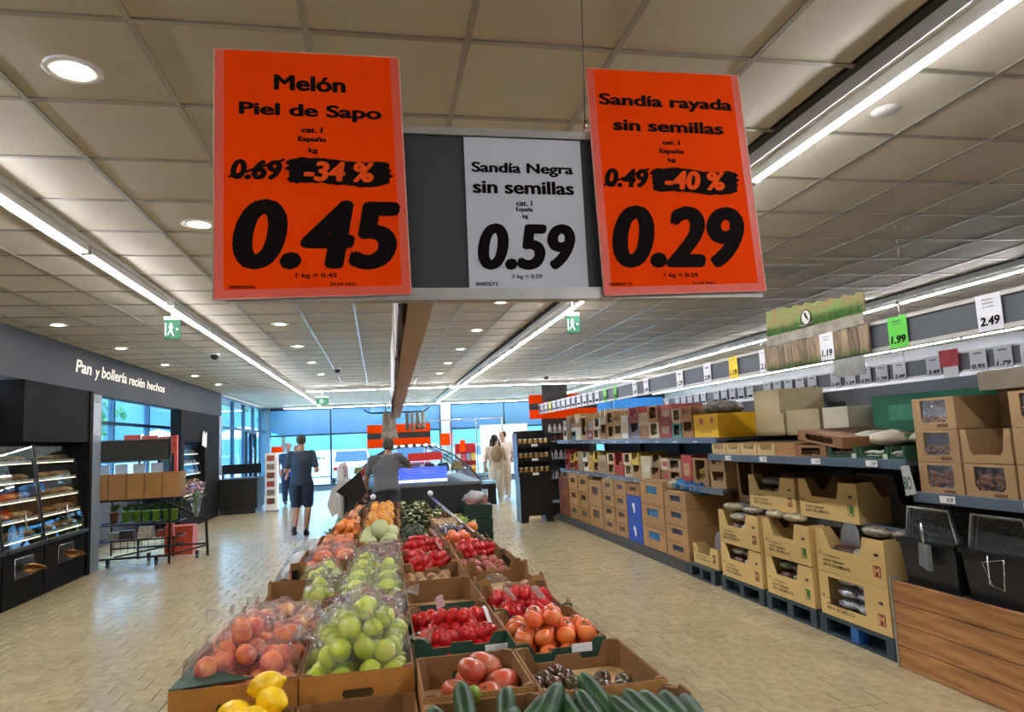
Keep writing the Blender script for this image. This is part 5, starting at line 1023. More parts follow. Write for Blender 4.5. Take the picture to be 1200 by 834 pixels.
bin_(3.57, 4.03, 'black dispenser bin with a steel scoop hanging on its front', True); bin_(3.08, 3.545, 'black dispenser bin with a bent wire hook on its front', False); bin_(2.6, 3.055, 'black dispenser bin cut by the picture edge'.replace('cut by the picture edge', 'third along the wood-planked counter'), False)

# --- far bay
PAL = ['#b08a5a', '#c8b89a', '#94403a', '#4f8a84', '#d8cfba', '#8a6a44', '#b9a27a', '#8f8898', '#b08a5a', '#a4764a', '#d8d4cc', '#c8b89a', '#9c8a6a', '#d8cfba']
NAMES = {'#b08a5a': 'tan', '#c8b89a': 'beige', '#94403a': 'dull red', '#a83a34': 'red', '#4f8a84': 'teal', '#d8cfba': 'cream', '#8a6a44': 'brown', '#b9a27a': 'light tan', '#8f8898': 'grey-violet', '#c9a84a': 'mustard', '#a4764a': 'russet', '#d8d4cc': 'white', '#8c3a44': 'maroon', '#9c8a6a': 'khaki', '#3f6a8a': 'blue'}
rr = random.Random(11)
def stock(y0, y1, x0, zb, zt, what, seed, cmin, cmax, dmin=.26, dmax=.4, group=None, palette=PAL, ty=2):
    rr = random.Random(seed); y = y0; i = 0
    while y < y1 - .15:
        L = min(rr.uniform(dmin, dmax), y1 - y); z = zb; tiers_ = ty if rr.random() > .3 else 1; k = 0
        H_ = rr.uniform(cmin, cmax)
        for k in range(tiers_):
            h = H_ / tiers_; c = palette[rr.randrange(len(palette))]
            product(y + .006, y + L - .006, x0 + rr.uniform(0, .03), x0 + .42, z, z + h - .003, c, '%s %s on the %s, %s from the near bay, %s' % (NAMES.get(c, 'brown'), ['open carton', 'windowed carton', 'closed carton'][seed_k(i, k)], what, nth(i), 'lower' if k == 0 else 'upper'),
                    ['open', 'window', 'closed'][seed_k(i, k)], .45 if seed_k(i, k) == 0 else None, palette[(i * 5 + k) % len(palette)] if seed_k(i, k) < 2 else None, group=group, accent=palette[(i * 3 + 2) % len(palette)] if seed_k(i, k) == 2 else None, n=2)
            z += h
        y += L; i += 1
def seed_k(i, k): return (i * 7 + k * 3 + i // 3) % 3
product(6.56, 7.1, 3.38, 3.9, 1.452, 1.70, '#e0ae10', 'bright yellow carton with red oval mark on the upper far shelf', 'closed', name='carton', accent=None)
yc = [o for o in bpy.data.objects if o.get('label', '').startswith('bright yellow carton')][0]
P('mark', MB().prism([(.05, .15), (.05, .2), (.13, .21), (.14, .17), (.1, .14)], 'x', -.002, 0), M('#b8281c', .5), yc); P('mark', MB().ell((-.001, -.15, .18), (.001, .03, .03), 12, 8), M('#b8281c', .5), yc); P('print_line', MB().box(-.0015, 0, -.12, .12, .05, .075), M('#b88a10', .5), yc)
t = T('bagged_goods', 'grey-brown bags heaped above the yellow carton', 'bag', (3.6, 6.85, 1.70)); P('bag', MB().ell((0, 0, .06), (.2, .24, .08), 14, 9, .4, 5, 3), M('#8a847a', .4, var=.4, scale=20), t)
stock(7.15, 12.8, 3.38, 1.452, 1.9, 'upper far shelf', 3, .3, .47, ty=2, group='cartons on the upper far shelf')
stock(6.6, 12.8, 3.42, .932, 1.3, 'lower far shelf', 5, .26, .36, ty=2, group='cartons on the lower far shelf', palette=['#b08a5a', '#a4764a', '#c8b89a', '#8a6a44', '#d8cfba', '#c9a84a', '#a83a34', '#9c8a6a'])
# floor cartons
def slotcarton(y0, y1, z0, z1, c, lab, win='#2c6ea8', group='floor cartons below the far shelves', slots=1, x0=3.31):
    t = T('carton', lab, 'box', (x0, (y0 + y1) / 2, z0), 0, group); w_ = (y1 - y0) / 2; h = z1 - z0
    P('body', MB().box(.004, .6, -w_, w_, 0, h), M(c, .75, var=.07, scale=7), t)
    a = w_ * .5; o = [(-w_, 0), (0, 0), (0, h * .4), (-a, h * .4), (-a, h * .75), (a, h * .75), (a, h * .4), (1e-4, h * .4), (1e-4, 0), (w_, 0), (w_, h), (-w_, h)]
    P('front_panel', MB().prism(o, 'x', -.012, .003), M(c, .75, var=.07, scale=7), t)
    P('slot_content', MB().box(.002, .0045, -a, a, h * .4, h * .75), M(win, .4, var=.35, scale=30), t)
    P('flap_line', MB().box(-.013, -.012, -w_ * .9, w_ * .9, h * .9, h * .93), M('#7a5830', .8), t)
cs = [(7.28, 7.86, ['#b38a58'] * 4, '#1b3a5e', .115, .86), (7.9, 8.62, ['#b68c5a'] * 3, '#2c8ac8', .115, .95), (9.18, 9.66, ['#b08a5c'] * 4, '#5a4228', .115, .88), (9.7, 10.2, ['#b2905e'] * 4, '#5a4228', .115, .88), (10.25, 10.9, ['#b08a5a'] * 2, '#6a4a30', .115, .82), (10.95, 11.5, ['#ab8452'] * 3, '#5a4028', .115, .88), (11.55, 12.1, ['#b38e5c'] * 3, '#5a4028', .115, .88), (12.15, 12.8, ['#9a5a3a'] * 2, '#7a2a20', .115, .8)]
for ci, (a, b, cc, wn, z0, z1) in enumerate(cs):
    n = len(cc); h = (z1 - z0) / n
    for k in range(n): slotcarton(a, b, z0 + k * h, z0 + (k + 1) * h - .004, cc[k], 'slotted carton in %s floor stack from the low tray, %s from the floor' % (nth(ci), nth(k)), wn)
for k in range(2):
    t = T('blue_carton', 'bright blue carton with a small white figure, %s of two in the floor row' % ['lower', 'upper'][k], 'box', (3.30, 8.9, .115 + k * .3)); P('body', MB().box(0, .5, -.25, .25, 0, .296), M('#2450b8', .5, var=.05), t)
    P('white_mark', MB().ell((-.001, .02, .17), (.002, .05, .035), 10, 8).ell((-.001, .0, .12), (.002, .035, .05), 10, 8), PAPER, t)
slotcarton(8.66, 9.16, .72, .86, '#a87e4c', 'brown carton on top of the blue cartons', '#6a3020')
t = T('brown_carton', 'large dark brown carton standing deep below the shelf behind the low tray', 'box', (3.84, 6.9, .142)); P('body', MB().box(0, .4, -.33, .3, 0, .70), M('#80592c', .8, var=.1), t); P('fold', MB().box(-.003, 0, -.33, .3, .36, .37), M('#5a3d1c', .8), t)
for i, (y, z) in enumerate(((7.35, .86), (7.6, .87), (7.8, .865), (7.15, .85))):
    t = T('bottle_pack', 'blue film-wrapped bottle pack on the carton tops, %s from the low pale tray' % nth([1, 2, 3, 0][i]), 'bottle pack', (3.45, y, z), .3 * i, 'blue bottle packs')
    P('wrap', MB().ell((0, 0, .05), (.12, .12, .07), 12, 8, .3, 5, i), M(['#1f6aa8', '#2c86c0', '#cfc4a0', '#1f5f9a'][i], .25, var=.3, scale=25), t); P('cap', MB().cyl((0, 0, 0), .015, .11, .14, 8), PAPER, t)
# rack end with bottle rows
t = T('end_rack', 'narrow end shelf with white bottle rows behind the black display', 'shelving unit'); P('back_panel', MB().box(3.2, 4.3, 13.5, 13.53, 0, 1.9), RKD, t)
for z in (.3, .75, 1.12, 1.45, 1.62): P('shelf', MB().box(3.2, 4.3, 13.05, 13.5, z - .02, z), M('#b7c4cc', .4), t)
for zi, z in enumerate((1.12, 1.45, 1.62, .75)):
    for k in range(6):
        b = T('bottle', 'small white-capped bottle on the rack-end shelf %s from the floor, %s from the aisle' % (nth([2, 3, 4, 1][zi]), nth(k)), 'bottle', (3.26 + k * .1, 13.12, z), 0, 'bottles on the rack end')
        P('body', MB().lathe([(.035, 0), (.035, .09), (.014, .12), (.014, .15)], 8), M(['#e0ddd8', '#7a3028', '#d8d4cc'][(zi) % 3], .3), b)
# black display stand with jars
t = T('display_stand', 'tall black cardboard display stand in the aisle with three jar shelves', 'display stand', (2.82, 12.62, 0))
P('plinth', MB().prism([(-.3, 0), (-.3, .86), (.3, .86), (.3, 0), (.17, 0), (.15, .12), (-.15, .12), (-.17, 0)], 'y', 0, .42), BLACKP, t)
P('back_panel', MB().box(-.3, .3, .38, .42, .86, 1.66), BLACKP, t); P('side_panel', MB().box(-.32, -.3, 0, .42, .86, 1.62), BLACKP, t); P('side_panel', MB().box(.3, .32, 0, .42, .86, 1.62), BLACKP, t)
for k, z in enumerate((.86, 1.12, 1.38)):
    P('shelf', MB().box(-.3, .3, 0, .38, z, z + .015), BLACKP, t); P('shelf_lip', MB().box(-.32, .32, -.03, 0, z - .03, z + .05), BLACKP, t); P('ticket', MB().box(-.06, .06, -.034, -.031, z - .01, z + .035), PAPER, t)
for k, z in enumerate((.875, 1.135, 1.395)):
    for i in range(6):
        j = T('jar', 'amber jar on the %s shelf of the black stand, %s from its window side' % (['lowest', 'middle', 'top'][k], nth(i)), 'jar', (2.82 - .245 + i * .098, 12.70, z), 0, 'jars on the black stand')
        P('body', MB().lathe([(.036, 0), (.038, .02), (.038, .08), (.032, .095)], 10), M('#c89a4a', .25, coat=.4), j); P('lid', MB().cyl((0, 0, 0), .034, .095, .12, 10), M('#e0d8b8', .4), j)
t = T('cream_display', 'tall cream carton display with dark openings beside the two shoppers', 'display stand', (3.62, 16.4, 0))
P('body', MB().box(-.2, .35, 0, .4, .05, 1.7), M('#c9b68c', .6), t); P('base', MB().box(-.22, .37, -.02, .42, 0, .05), DGREY, t)
for k in range(3): P('opening', MB().box(.02, .3, -.004, 0, .3 + .42 * k, .46 + .42 * k), M('#26303e', .5), t)

# --- hanging price rails
t = T('price_rail', 'long dark grey price rail hanging over the grocery rack', 'price rail')
P('channel', MB().box(2.99, 3.005, 1.9, 12.8, 1.985, 2.125), M('#494e54', .5, var=.03), t); P('edge', MB().box(2.98, 3.012, 1.9, 12.8, 1.962, 1.985), ALU, t); P('edge', MB().box(2.98, 3.012, 1.9, 12.8, 2.125, 2.145), ALU, t)
for y in (3.45, 5.5, 7.5, 9.5, 11.5): P('wire', MB().tube([(3.0, y, 2.14), (3.0, y, 3)], .0008, 4), STEEL, t)
def card(x, y, w_, col, lab, price=None, lines=(), z0=1.965, z1=2.145, bend=0):
    t = T('price_card', lab, 'price card', (x, y, 0), 0, 'cards in the hanging price rails')
    P('sheet', MB().prism([(-w_, z0), (w_, z0), (w_, z1), (-w_, z1)], 'x', -.022, -.019), M(col, .5, var=.02), t)
    if price: write(price, INK, t, -.024, w_ * .8, -w_ * .8, z0 + .025, z0 + .07, .05, .15, face='-x')
    elif w_: P('print', MB().box(-.0235, -.022, -w_ * .7, w_ * .7, z0 + .03, z0 + .06), INK, t)
    for k, ln in enumerate(lines): write(ln, M('#55565c', .6), t, -.024, w_ * .45, -w_ * .45, z1 - .03 - k * .018, z1 - .02 - k * .018, .02, 0, face='-x')
    if not lines: P('print', MB().box(-.0235, -.022, -w_ * .5, w_ * .5, z1 - .05, z1 - .035), M('#7a7b80', .6), t)
card(3.0, 2.88, .072, '#dcdcdf', 'white price card reading 2.49 on the hanging rail', '2.49', ('Pasas', 'Sultana', 'sin semillas')); card(3.0, 3.50, .075, '#58c83c', 'bright green price card reading 1.99 on the hanging rail', '1.99', ('BIO', 'Anacardos')); card(2.974, 4.12, .07, '#e4e4e6', 'white price card reading 1.19 over the wooden rail cover', '1.19', ('Bizcocho', 'relleno'))
card(3.0, 4.93, .07, '#e0e0e2', 'white price card reading 2.19 beyond the grassy banner', '2.19', ('Pan',)); card(3.0, 5.42, .07, '#e8c818', 'yellow price card beyond the grassy banner', '1.19', ('XXL',)); card(3.0, 5.9, .07, '#dcdce0', 'white price card next after the yellow one', '2.09'); card(3.0, 6.5, .075, '#dcdce0', 'white price card second after the yellow one', '1.29')
for i, y in enumerate((7.4, 7.75)): card(3.0, y, .07, '#d8dadd', 'white price card of the pair before the green cards, %s' % ['first', 'second'][i], '1.49')
for i, y in enumerate((8.45, 8.85)): card(3.0, y, .06, '#5cc03c', 'green price card, %s of the green pair far along the rail' % ['first', 'second'][i], '0.99')
for i in range(12): card(3.0, 9.2 + i * .3, .085, ['#d4d8de', '#c8c4d4', '#d8d8dc', '#d8cc50'][(i * 7) % 4 if i > 8 else i % 3], 'small price card far along the hanging rail, %s after the green pair' % nth(i))
# wooden cover strip with plank pieces and the grassy banner
t = T('rail_cover', 'wood-look cover with grass tufts over the price rail', 'sign', (0, 0, 0)); rr = random.Random(2)
for k in range(13): 
    y = 3.72 + k * .09; P('plank', MB().box(2.958, 2.972, y + .002, y + .088, 1.975 - rr.uniform(0, .01), 2.145 + rr.uniform(-.012, .006)), M(['#9a8468', '#7d6a50', '#a89070'][k % 3], .7, var=.25, scale=9, stretch=(1, 4, 1)), t)
mb = MB()
for k in range(120):
    y = rr.uniform(3.74, 4.86); h = rr.uniform(.015, .06); mb.add([(2.955, y - .006, 1.965), (2.955, y + .006, 1.965), (2.953, y + rr.uniform(-.02, .02), 1.965 + h)], [(0, 1, 2), (2, 1, 0)])
P('grass', mb, M('#5c8a34', .7, isl=.3), t)['kind'] = 'stuff'
t = T('grassy_banner', 'green and brown grass-print banner with an oval emblem above the price rail', 'sign', (0, 0, 0))
top = [(3.72 + k * .045, 2.335 + .012 * math.sin(k * 2.1) + (.0035 * k)) for k in range(25)]
P('panel', MB().prism([(3.72, 2.215), (4.82, 2.225)] + top[::-1], 'x', 2.95, 2.958), M('#6b8a3e', .7, var=.2, scale=7, hex2='#8a7044', stretch=(1, 1.5, 3)), t)
mb = MB()
for k in range(240):
    y = rr.uniform(3.73, 4.81); h = rr.uniform(.03, .09); mb.add([(2.948, y - .006, 2.222), (2.948, y + .006, 2.222), (2.946, y + rr.uniform(-.02, .02), 2.222 + h)], [(0, 1, 2), (2, 1, 0)])
P('grass', mb, M('#4f8a30', .7, isl=.3), t)['kind'] = 'stuff'
P('emblem', MB().ell((2.944, 4.3, 2.285), (.003, .055, .05), 18, 12), M('#cfd0c4', .5), t); P('emblem_ring', MB().tube([(2.941, 4.3 + .055 * math.cos(a), 2.285 + .05 * math.sin(a)) for a in [k * PI / 12 for k in range(25)]], .003, 5), INK, t)
P('emblem_figure', MB().tube([(2.940, 4.31, 2.315), (2.940, 4.295, 2.29), (2.940, 4.27, 2.262)], [.004, .008, .002], 6).ell((2.940, 4.305, 2.312), (.002, .009, .009), 8, 6), INK, t); P('emblem_scroll', MB().tube([(2.940, 4.38, 2.236), (2.940, 4.3, 2.228), (2.940, 4.23, 2.24)], .006, 5), M('#8a8878', .5), t)
P('lower_strip', MB().box(2.952, 2.958, 3.74, 4.84, 2.145, 2.22), M('#9b9484', .7, var=.2, scale=12), t)
# --- second aisle beyond
t = T('price_rail', 'second long grey price rail hanging over the aisle beyond', 'price rail'); P('channel', MB().box(6.0, 6.015, 2.5, 14, 2.03, 2.2), M('#6a7078', .5), t); P('edge', MB().box(5.99, 6.02, 2.5, 14, 2.01, 2.03).box(5.99, 6.02, 2.5, 14, 2.2, 2.22), ALU, t)
for y in (4, 7, 10, 13): P('wire', MB().tube([(6.0, y, 2.2), (6.0, y, 3)], .002, 4), STEEL, t)
for i in range(26):
    y = 5.4 + i * .29 + .22 * (i // 5)
    if i == 3: continue
    card(6.0, y, .1, ['#dcdee2', '#d4d6dc', '#e2e2e4'][i % 3], 'white price card on the rail of the aisle beyond, %s from the red notice' % nth(i), ['2.49', '1.79', '0.95', '1.29', '3.49'][i % 5] if i < 12 else None, z0=2.0, z1=2.22)
t = T('red_notice', 'red notice card clipped below the second price rail', 'sign', (0, 0, 0)); P('sheet', MB().box(5.96, 5.965, 6.2, 6.45, 2.08, 2.26), M('#c42836', .5), t); P('sheet', MB().box(5.965, 5.97, 6.22, 6.42, 1.93, 2.08), PAPER, t)
t = T('grocery_rack', 'second grey grocery rack standing in the aisle beyond', 'shelving unit'); P('body', MB().box(6.2, 7.2, 2.5, 14, 0, .2), RKD, t); P('back_panel', MB().box(6.7, 6.74, 2.5, 14, .2, 1.7), RK, t)
for z in (.6, 1.1, 1.6): P('shelf', MB().box(6.2, 7.2, 2.5, 14, z, z + .03), RK, t)
for i in range(24):
    y = 4.6 + i * .37; c = ['#c8b89a', '#a82a24', '#d8b830', '#d8d4cc', '#b08a5a', '#3f6a8a'][i % 6]
    b = T('carton', '%s carton on top of the second rack, %s from its near end' % (['beige', 'red', 'yellow', 'white', 'tan', 'blue'][i % 6], nth(i)), 'box', (6.25, y, 1.63), 0, 'cartons on the second rack'); P('body', MB().box(0, .4, -.17, .17, 0, .16 + .05 * ((i * 7) % 4)), M(c, .6), b)
t = T('hanging_sheet', 'blank pale sheet hanging behind the wooden rail cover', 'sign', (0, 0, 0)); P('sheet', MB().box(3.6, 3.605, 4.6, 4.95, 1.9, 2.08), M('#b9bcb6', .5), t); P('thread', MB().tube([(3.6, 4.78, 2.08), (3.6, 4.78, 3.0)], .0006, 4), STEEL, t)
# ================================================================== BAKERY
def bread_case(y0, y1, lab, seed, x=XL):
    t = T('bread_case', lab, 'display case', (x, (y0 + y1) / 2, 0)); w_ = (y1 - y0) / 2; rr = random.Random(seed)
    P('base', MB().box(-.42, .0, -w_, w_, 0, .60), BK, t); P('side_panel', MB().prism([(-.42, .6), (.0, .6), (-.16, 1.74), (-.42, 1.74)], 'y', -w_, -w_ + .03), BLACK, t); P('side_panel', MB().prism([(-.42, .6), (.0, .6), (-.16, 1.74), (-.42, 1.74)], 'y', w_ - .03, w_), BLACK, t)
    P('back_panel', MB().box(-.44, -.42, -w_, w_, 0, 1.76), M('#3a332c', .5), t); P('counter', MB().box(-.02, .05, -w_, w_, .58, .62), BLACKP, t)
    for k in range(5):
        z = .68 + k * .21; xf = -.02 - .03 * k
        P('tray', MB().prism([(-.42, z + .03), (xf, z), (xf, z + .015), (-.42, z + .045)], 'y', -w_ + .035, w_ - .035), STEEL, t)
        P('light_strip', MB().box(xf - .012, xf + .004, -w_ + .06, w_ - .06, z - .012, z - .002), M('#ffe6c0', .5, emit=1.2), t)
        P('price_strip', MB().box(xf, xf + .004, -w_ + .05, w_ - .05, z - .004, z + .028), M('#c9c4ba', .4), t)
        for j in range(5):
            yy = -w_ + .12 + j * (2 * w_ - .24) / 4
            P('bread', MB().ell((xf - .14, yy, z + .05), (.11, .07, .04), 9, 6, .2, 4, seed + j + k), M(['#b57a3c', '#8a5426', '#c8965a', '#a86830', '#d0a468'][(j + k + seed) % 5], .55, var=.2, scale=12, rnd=.1), t)
    P('glass_door', MB().prism([(.005, .62), (.011, .62), (-.15, 1.74), (-.156, 1.74)], 'y', -w_ + .03, -.01), GLASS, t); P('glass_door', MB().prism([(.005, .62), (.011, .62), (-.15, 1.74), (-.156, 1.74)], 'y', .01, w_ - .03), GLASS, t)
    P('handle', MB().tube([(.03, -.03, .75), (.0, -.03, 1.0)], .012), STEEL, t)
    # slot with a paper bag holder
    P('slot', MB().box(-.001, .003, -.22, .2, .28, .5), BLACKP, t); P('slot_frame', MB().tube([(.004, -.22, .3), (.004, -.22, .5), (.004, .2, .5), (.004, .2, .3)], .006, 5), STEEL, t)
    return t
cases = [(8.3, 9.2), (7.35, 8.27), (6.4, 7.32), (9.23, 10.36)]
labs = ['bread display case, second from the grey pillar', 'bread display case, third from the grey pillar', 'bread display case, fourth from the grey pillar', 'bread display case next to the grey pillar and metal trolley rack']
for i, (a, b) in enumerate(cases):
    bread_case(a, b, labs[i], i)
    if i in (0, 3):
        t = T('paper_bag_stack', ['crumpled brown paper bags in the slot of the second bread case', 'brown paper bags sticking out of the slot of the case by the pillar'][i > 0], 'paper bag', (XL + .03, (a + b) / 2, .33)); mb = MB()
        for k in range(5): mb.add([(.0 + k * .008, -.17, .06 + k * .012), (.10 + k * .012, -.16 + .03 * k, .0 + .02 * k), (.10 + k * .012, .15, .03 * (k % 2)), (.0, .15, .08)], [(0, 1, 2, 3)])
        mb.ell((.06, 0, .03), (.06, .16, .03), 9, 6, .5, 5, i); P('bag', mb, M('#c08f4c', .7, var=.15), t)
S('trim_51', MB().box(XL - .5, XL - .45, YB, 8.6, 1.76, 2.45), M('#2b3c52', .4))
t = T('menu_screen', 'dark menu screen with blue-white glow above the bread cases', 'screen', (0, 0, 0)); P('screen', MB().box(XL - .30, XL - .26, 7.0, 8.5, 1.93, 2.3), BLACKP, t); P('light_strip', MB().box(XL - .30, XL - .27, 6.6, 8.55, 2.36, 2.385), M('#cfe6ff', .5, emit=8), t); P('light_strip', MB().box(XL - .30, XL - .27, 6.6, 8.55, 1.79, 1.86), M('#7fb8e8', .5, emit=1.2), t)
t = T('notice_sheet', 'white paper notice on the grey pillar by the bread cases', 'poster', (0, 0, 0)); P('sheet', MB().box(XL + .001, XL + .006, 10.55, 10.8, 1.85, 2.3), M('#b8bec4', .6), t)
bread_case(15.2, 16.9, 'second bread cabinet beyond the bright opening with shining shelves', 9)
t = T('white_cloth', 'white paper bags clipped on the far bread cabinet', 'paper bag', (XL + .03, 16.7, 1.7)); P('sheet', MB().prism([(-.2, 0), (.15, -.05), (.2, .3), (.05, .22), (-.05, .32), (-.15, .25)], 'x', 0, .02), PAPER, t)
# red header boards behind the trolley rack
t = T('red_header_board', 'orange-red header boards standing behind the metal trolley rack', 'sign', (0, 0, 0))
for k in range(3): P('panel', MB().box(-3.80 + k * .245, -3.565 + k * .245, 11.6, 11.62, 1.55, 1.86 - k * .02), M('#d8452c', .5), t)
P('post', MB().box(-3.6, -3.57, 11.62, 11.65, 0, 1.8).box(-3.1, -3.08, 11.62, 11.65, 0, 1.8), BLACK, t)
P('side_edge', MB().box(-3.07, -3.03, 11.55, 11.62, 1.2, 1.83), M('#d8452c', .5), t)

# ---- trolley rack
t = T('trolley_rack', 'black metal rack on castors with a dark header board and plants', 'rack', (0, 0, 0)); bl = M('#1b1b1c', .4, .4)
xa, xb, y0 = -3.98, -2.95, 10.9
P('header_board', MB().box(xa, xb, y0, y0 + .03, 1.47, 1.76), M('#35342f', .6), t); P('header_frame', MB().tube([(xa, y0 - .01, 1.47), (xb, y0 - .01, 1.47), (xb, y0 - .01, 1.77), (xa, y0 - .01, 1.77), (xa, y0 - .01, 1.47)], .01, 6), M('#6a665e', .4), t)
P('upright', MB().tube([(xb, y0, 0.0), (xb, y0, 1.8)], .018), bl, t); P('upright', MB().tube([(xa, y0, .05), (xa, y0, 1.8)], .018), bl, t)
P('upright', MB().tube([(xb - .15, y0 + .5, 1.2), (xb - .15, y0 + .5, .1)], .014), bl, t); P('upright', MB().tube([(xa + .1, y0 + .5, 1.2), (xa + .1, y0 + .5, .1)], .014), bl, t)
P('brace', MB().tube([(xb, y0, .85), (xb + .3, y0 + .3, .62), (xb + .4, y0 + .4, .55), (xb + .42, y0 + .42, .02)], .02), bl, t)
P('brace', MB().tube([(xb, y0, .12), (xb + .42, y0 + .42, .18)], .014), bl, t); P('base_rail', MB().tube([(xa - .05, y0, .12), (xb, y0, .12)], .016), bl, t); P('base_rail', MB().tube([(xa + .1, y0 + .5, .2), (xb + .42, y0 + .42, .2)], .014), bl, t); P('base_rail', MB().tube([(xa + .3, y0 + .02, .14), (xb + .1, y0 + .4, .24)], .012), bl, t)
for z in (.92, .58, .36):
    P('shelf_frame', MB().tube([(xa, y0, z), (xb + (.1 if z < .9 else 0), y0, z), (xb + .1, y0 + .45, z), (xa + .1, y0 + .45, z), (xa, y0, z)], .012), bl, t)
    mb = MB()
    for k in range(12): mb.box(xa + .06 + k * .085, xa + .066 + k * .085, y0, y0 + .45, z - .004, z + .004)
    P('shelf_wire', mb, bl, t)
mb = MB()
for k in range(11): mb.box(xa + .3 + k * .09, xa + .305 + k * .09, y0, y0 + .005, .2, .36)
P('basket_wire', mb, bl, t)
for (x, y) in ((-3.75, 10.9), (-3.12, 10.9), (-3.35, 11.35), (-2.66, 11.25)):
    c = P('castor', MB().box(-.02, .02, -.03, .03, .06, .12), bl, t, loc=(x, y, 0)); P('wheel', MB().cyl((0, 0, .042), .042, -.014, .014, 14, 'x'), DGREY, c)
for i in range(5):
    b = T('cardboard_basket', 'brown cardboard basket on the trolley rack, %s from the grey pillar' % nth(i), 'box', (xa + .11 + i * .235, y0 + .02, .935), 0, 'cardboard baskets'); w_ = .112
    P('front_panel', MB().box(-w_, w_, -.05, -.044, 0, .36), M('#a87a44', .75, var=.06), b); P('side_panel', MB().box(-w_, -w_ + .006, -.044, .3, 0, .36), KRAFT_D, b); P('side_panel', MB().box(w_ - .006, w_, -.044, .3, 0, .36), KRAFT_D, b); P('base', MB().box(-w_, w_, -.044, .3, -.0, .006), KRAFT_D, b)
    if i < 4:
        q = T('leaflet_pack', 'white and blue leaflet pack in the cardboard basket, %s from the grey pillar' % nth(i), 'leaflet', (xa + .13 + i * .235, y0 + .06, 1.28), .2 * (i % 2), 'leaflets in the baskets'); P('sheet', MB().box(-.08, .08, -.01, .01, -.3, .15), M('#c4d4e4', .4, var=.1), q)
for i, (x, c, h) in enumerate(((-3.72, '#7a4a34', 0), (-3.56, '#6aa02c', 1), (-3.43, '#74a82c', 1), (-3.30, '#6aa02c', 1), (-3.16, '#7cb034', 1), (-3.02, '#6aa02c', 1), (-2.92, '#7aa83c', 1))):
    q = T('potted_plant', ('brown clay pot with a small plant on the trolley rack' if i == 0 else 'lime green plant pot on the trolley rack, %s after the clay pot' % nth(i - 1)), 'plant', (x, y0 + .12, .60), 0, 'potted plants on the trolley rack')
    P('pot', MB().lathe([(.045, 0), (.06, .14), (.064, .14), (.064, .16), (.052, .16)], 12), M(c, .5), q)
    mb = MB(); rr = random.Random(i)
    for k in range(26):
        a = rr.uniform(0, 6.28); l_ = rr.uniform(.05, .13); mb.add([(0, 0, .14), (math.cos(a) * l_ * .5 - .015, math.sin(a) * l_ * .5, .14 + l_ * .9), (math.cos(a) * l_, math.sin(a) * l_, .14 + l_), (math.cos(a) * l_ * .5 + .015, math.sin(a) * l_ * .5, .14 + l_ * .7)], [(0, 1, 2, 3)])
    P('leaves', mb, M('#3f6a2c', .6, isl=.3), q)['kind'] = 'stuff'
q = T('bouquet', 'pink flower bouquet in clear wrap leaning on the trolley rack', 'flowers', (-2.62, 11.0, .62)); rr = random.Random(4)
P('wrap', MB().lathe([(.02, 0), (.06, .15), (.14, .5)], 12), BAG, q); mb = MB()
for k in range(40): mb.ell((rr.gauss(0, .06), rr.gauss(0, .06), .36 + rr.uniform(0, .15)), (.022, .022, .018), 6, 4)
P('blossom', mb, M('#b87a94', .5, isl=.3), q)['kind'] = 'stuff'; P('stems', MB().lathe([(.015, 0), (.02, .2), (.08, .4)], 8), M('#4a6a34', .6), q)
for i, (x, c, w_, h) in enumerate(((-3.55, '#3a2c22', .1, .12), (-3.3, '#c4bcae', .1, .16), (-3.1, '#9a3a2c', .06, .1), (-3.72, '#8a8478', .08, .1), (-2.98, '#d04a30', .05, .18))):
    q = T('small_package', ['dark brown package', 'white package', 'dull red package', 'grey package', 'orange-red package'][i] + ' on the lower shelf of the trolley rack', 'package', (x, y0 + .15, .37)); P('body', MB().tbox(-w_, w_, -.06, .06, 0, h, -.01, -.01), M(c, .5, var=.2), q)
q = T('red_box', 'glossy orange-red box on the floor behind the trolley rack', 'box', (-3.05, 11.9, 0)); P('body', MB().tbox(-.2, .2, -.15, .15, 0, .4, .01, .01), M('#d8502c', .4), q); P('lid', MB().box(-.21, .21, -.16, .16, .4, .43), M('#c8401f', .4), q)

# ================================================================== PEOPLE
def limb(mb, a, b, ra, rb, n=12):
    a = Vector(a); b = Vector(b); d = b - a; L = d.length
    mb.tube([a - d * (ra * .35 / max(L, .01)), a, a + d * .35, a + d * .7, b, b + d * (rb * .35 / max(L, .01))], [ra * .8, ra, ra * .66 + rb * .34 + .002, ra * .3 + rb * .7, rb, rb * .8], n)
    mb.ell(a, (ra, ra, ra), n, 8); mb.ell(b, (rb, rb, rb), n, 8)
def torso(mb, J, g=0, lo=-.08):
    a, c, n = J['pelvis'], J['chest'], J['neck']; ax = (J['shr'] - J['shl']).normalized(); rings = []
    for f, w_, d_ in ((lo, .150, .105), (.0, .160, .112), (.35, .145, .105), (.7, .155, .110), (1.0, .175, .118)): rings.append((a + (c - a) * f, w_ + g, d_ + g))
    for f, w_, d_ in ((.45, .175, .105), (.72, .13, .085), (.9, .07, .065)): rings.append((c + (n - c) * f, w_ + g * .8, d_ + g * .6))
    vs = []; k = 16; m_ = len(rings)
    for i, (p, w_, d_) in enumerate(rings):
        up = (rings[min(i+1, m_-1)][0] - rings[max(i-1, 0)][0]).normalized(); fw = up.cross(ax).normalized()
        for j in range(k): t_ = 2 * PI * j / k; vs.append(p + ax * math.cos(t_) * w_ + fw * math.sin(t_) * d_)
    mb.add(vs, [(i*k + j, i*k + (j+1) % k, (i+1)*k + (j+1) % k, (i+1)*k + j) for i in range(m_-1) for j in range(k)] + [list(range(k))[::-1], [(m_-1)*k + j for j in range(k)]], True)
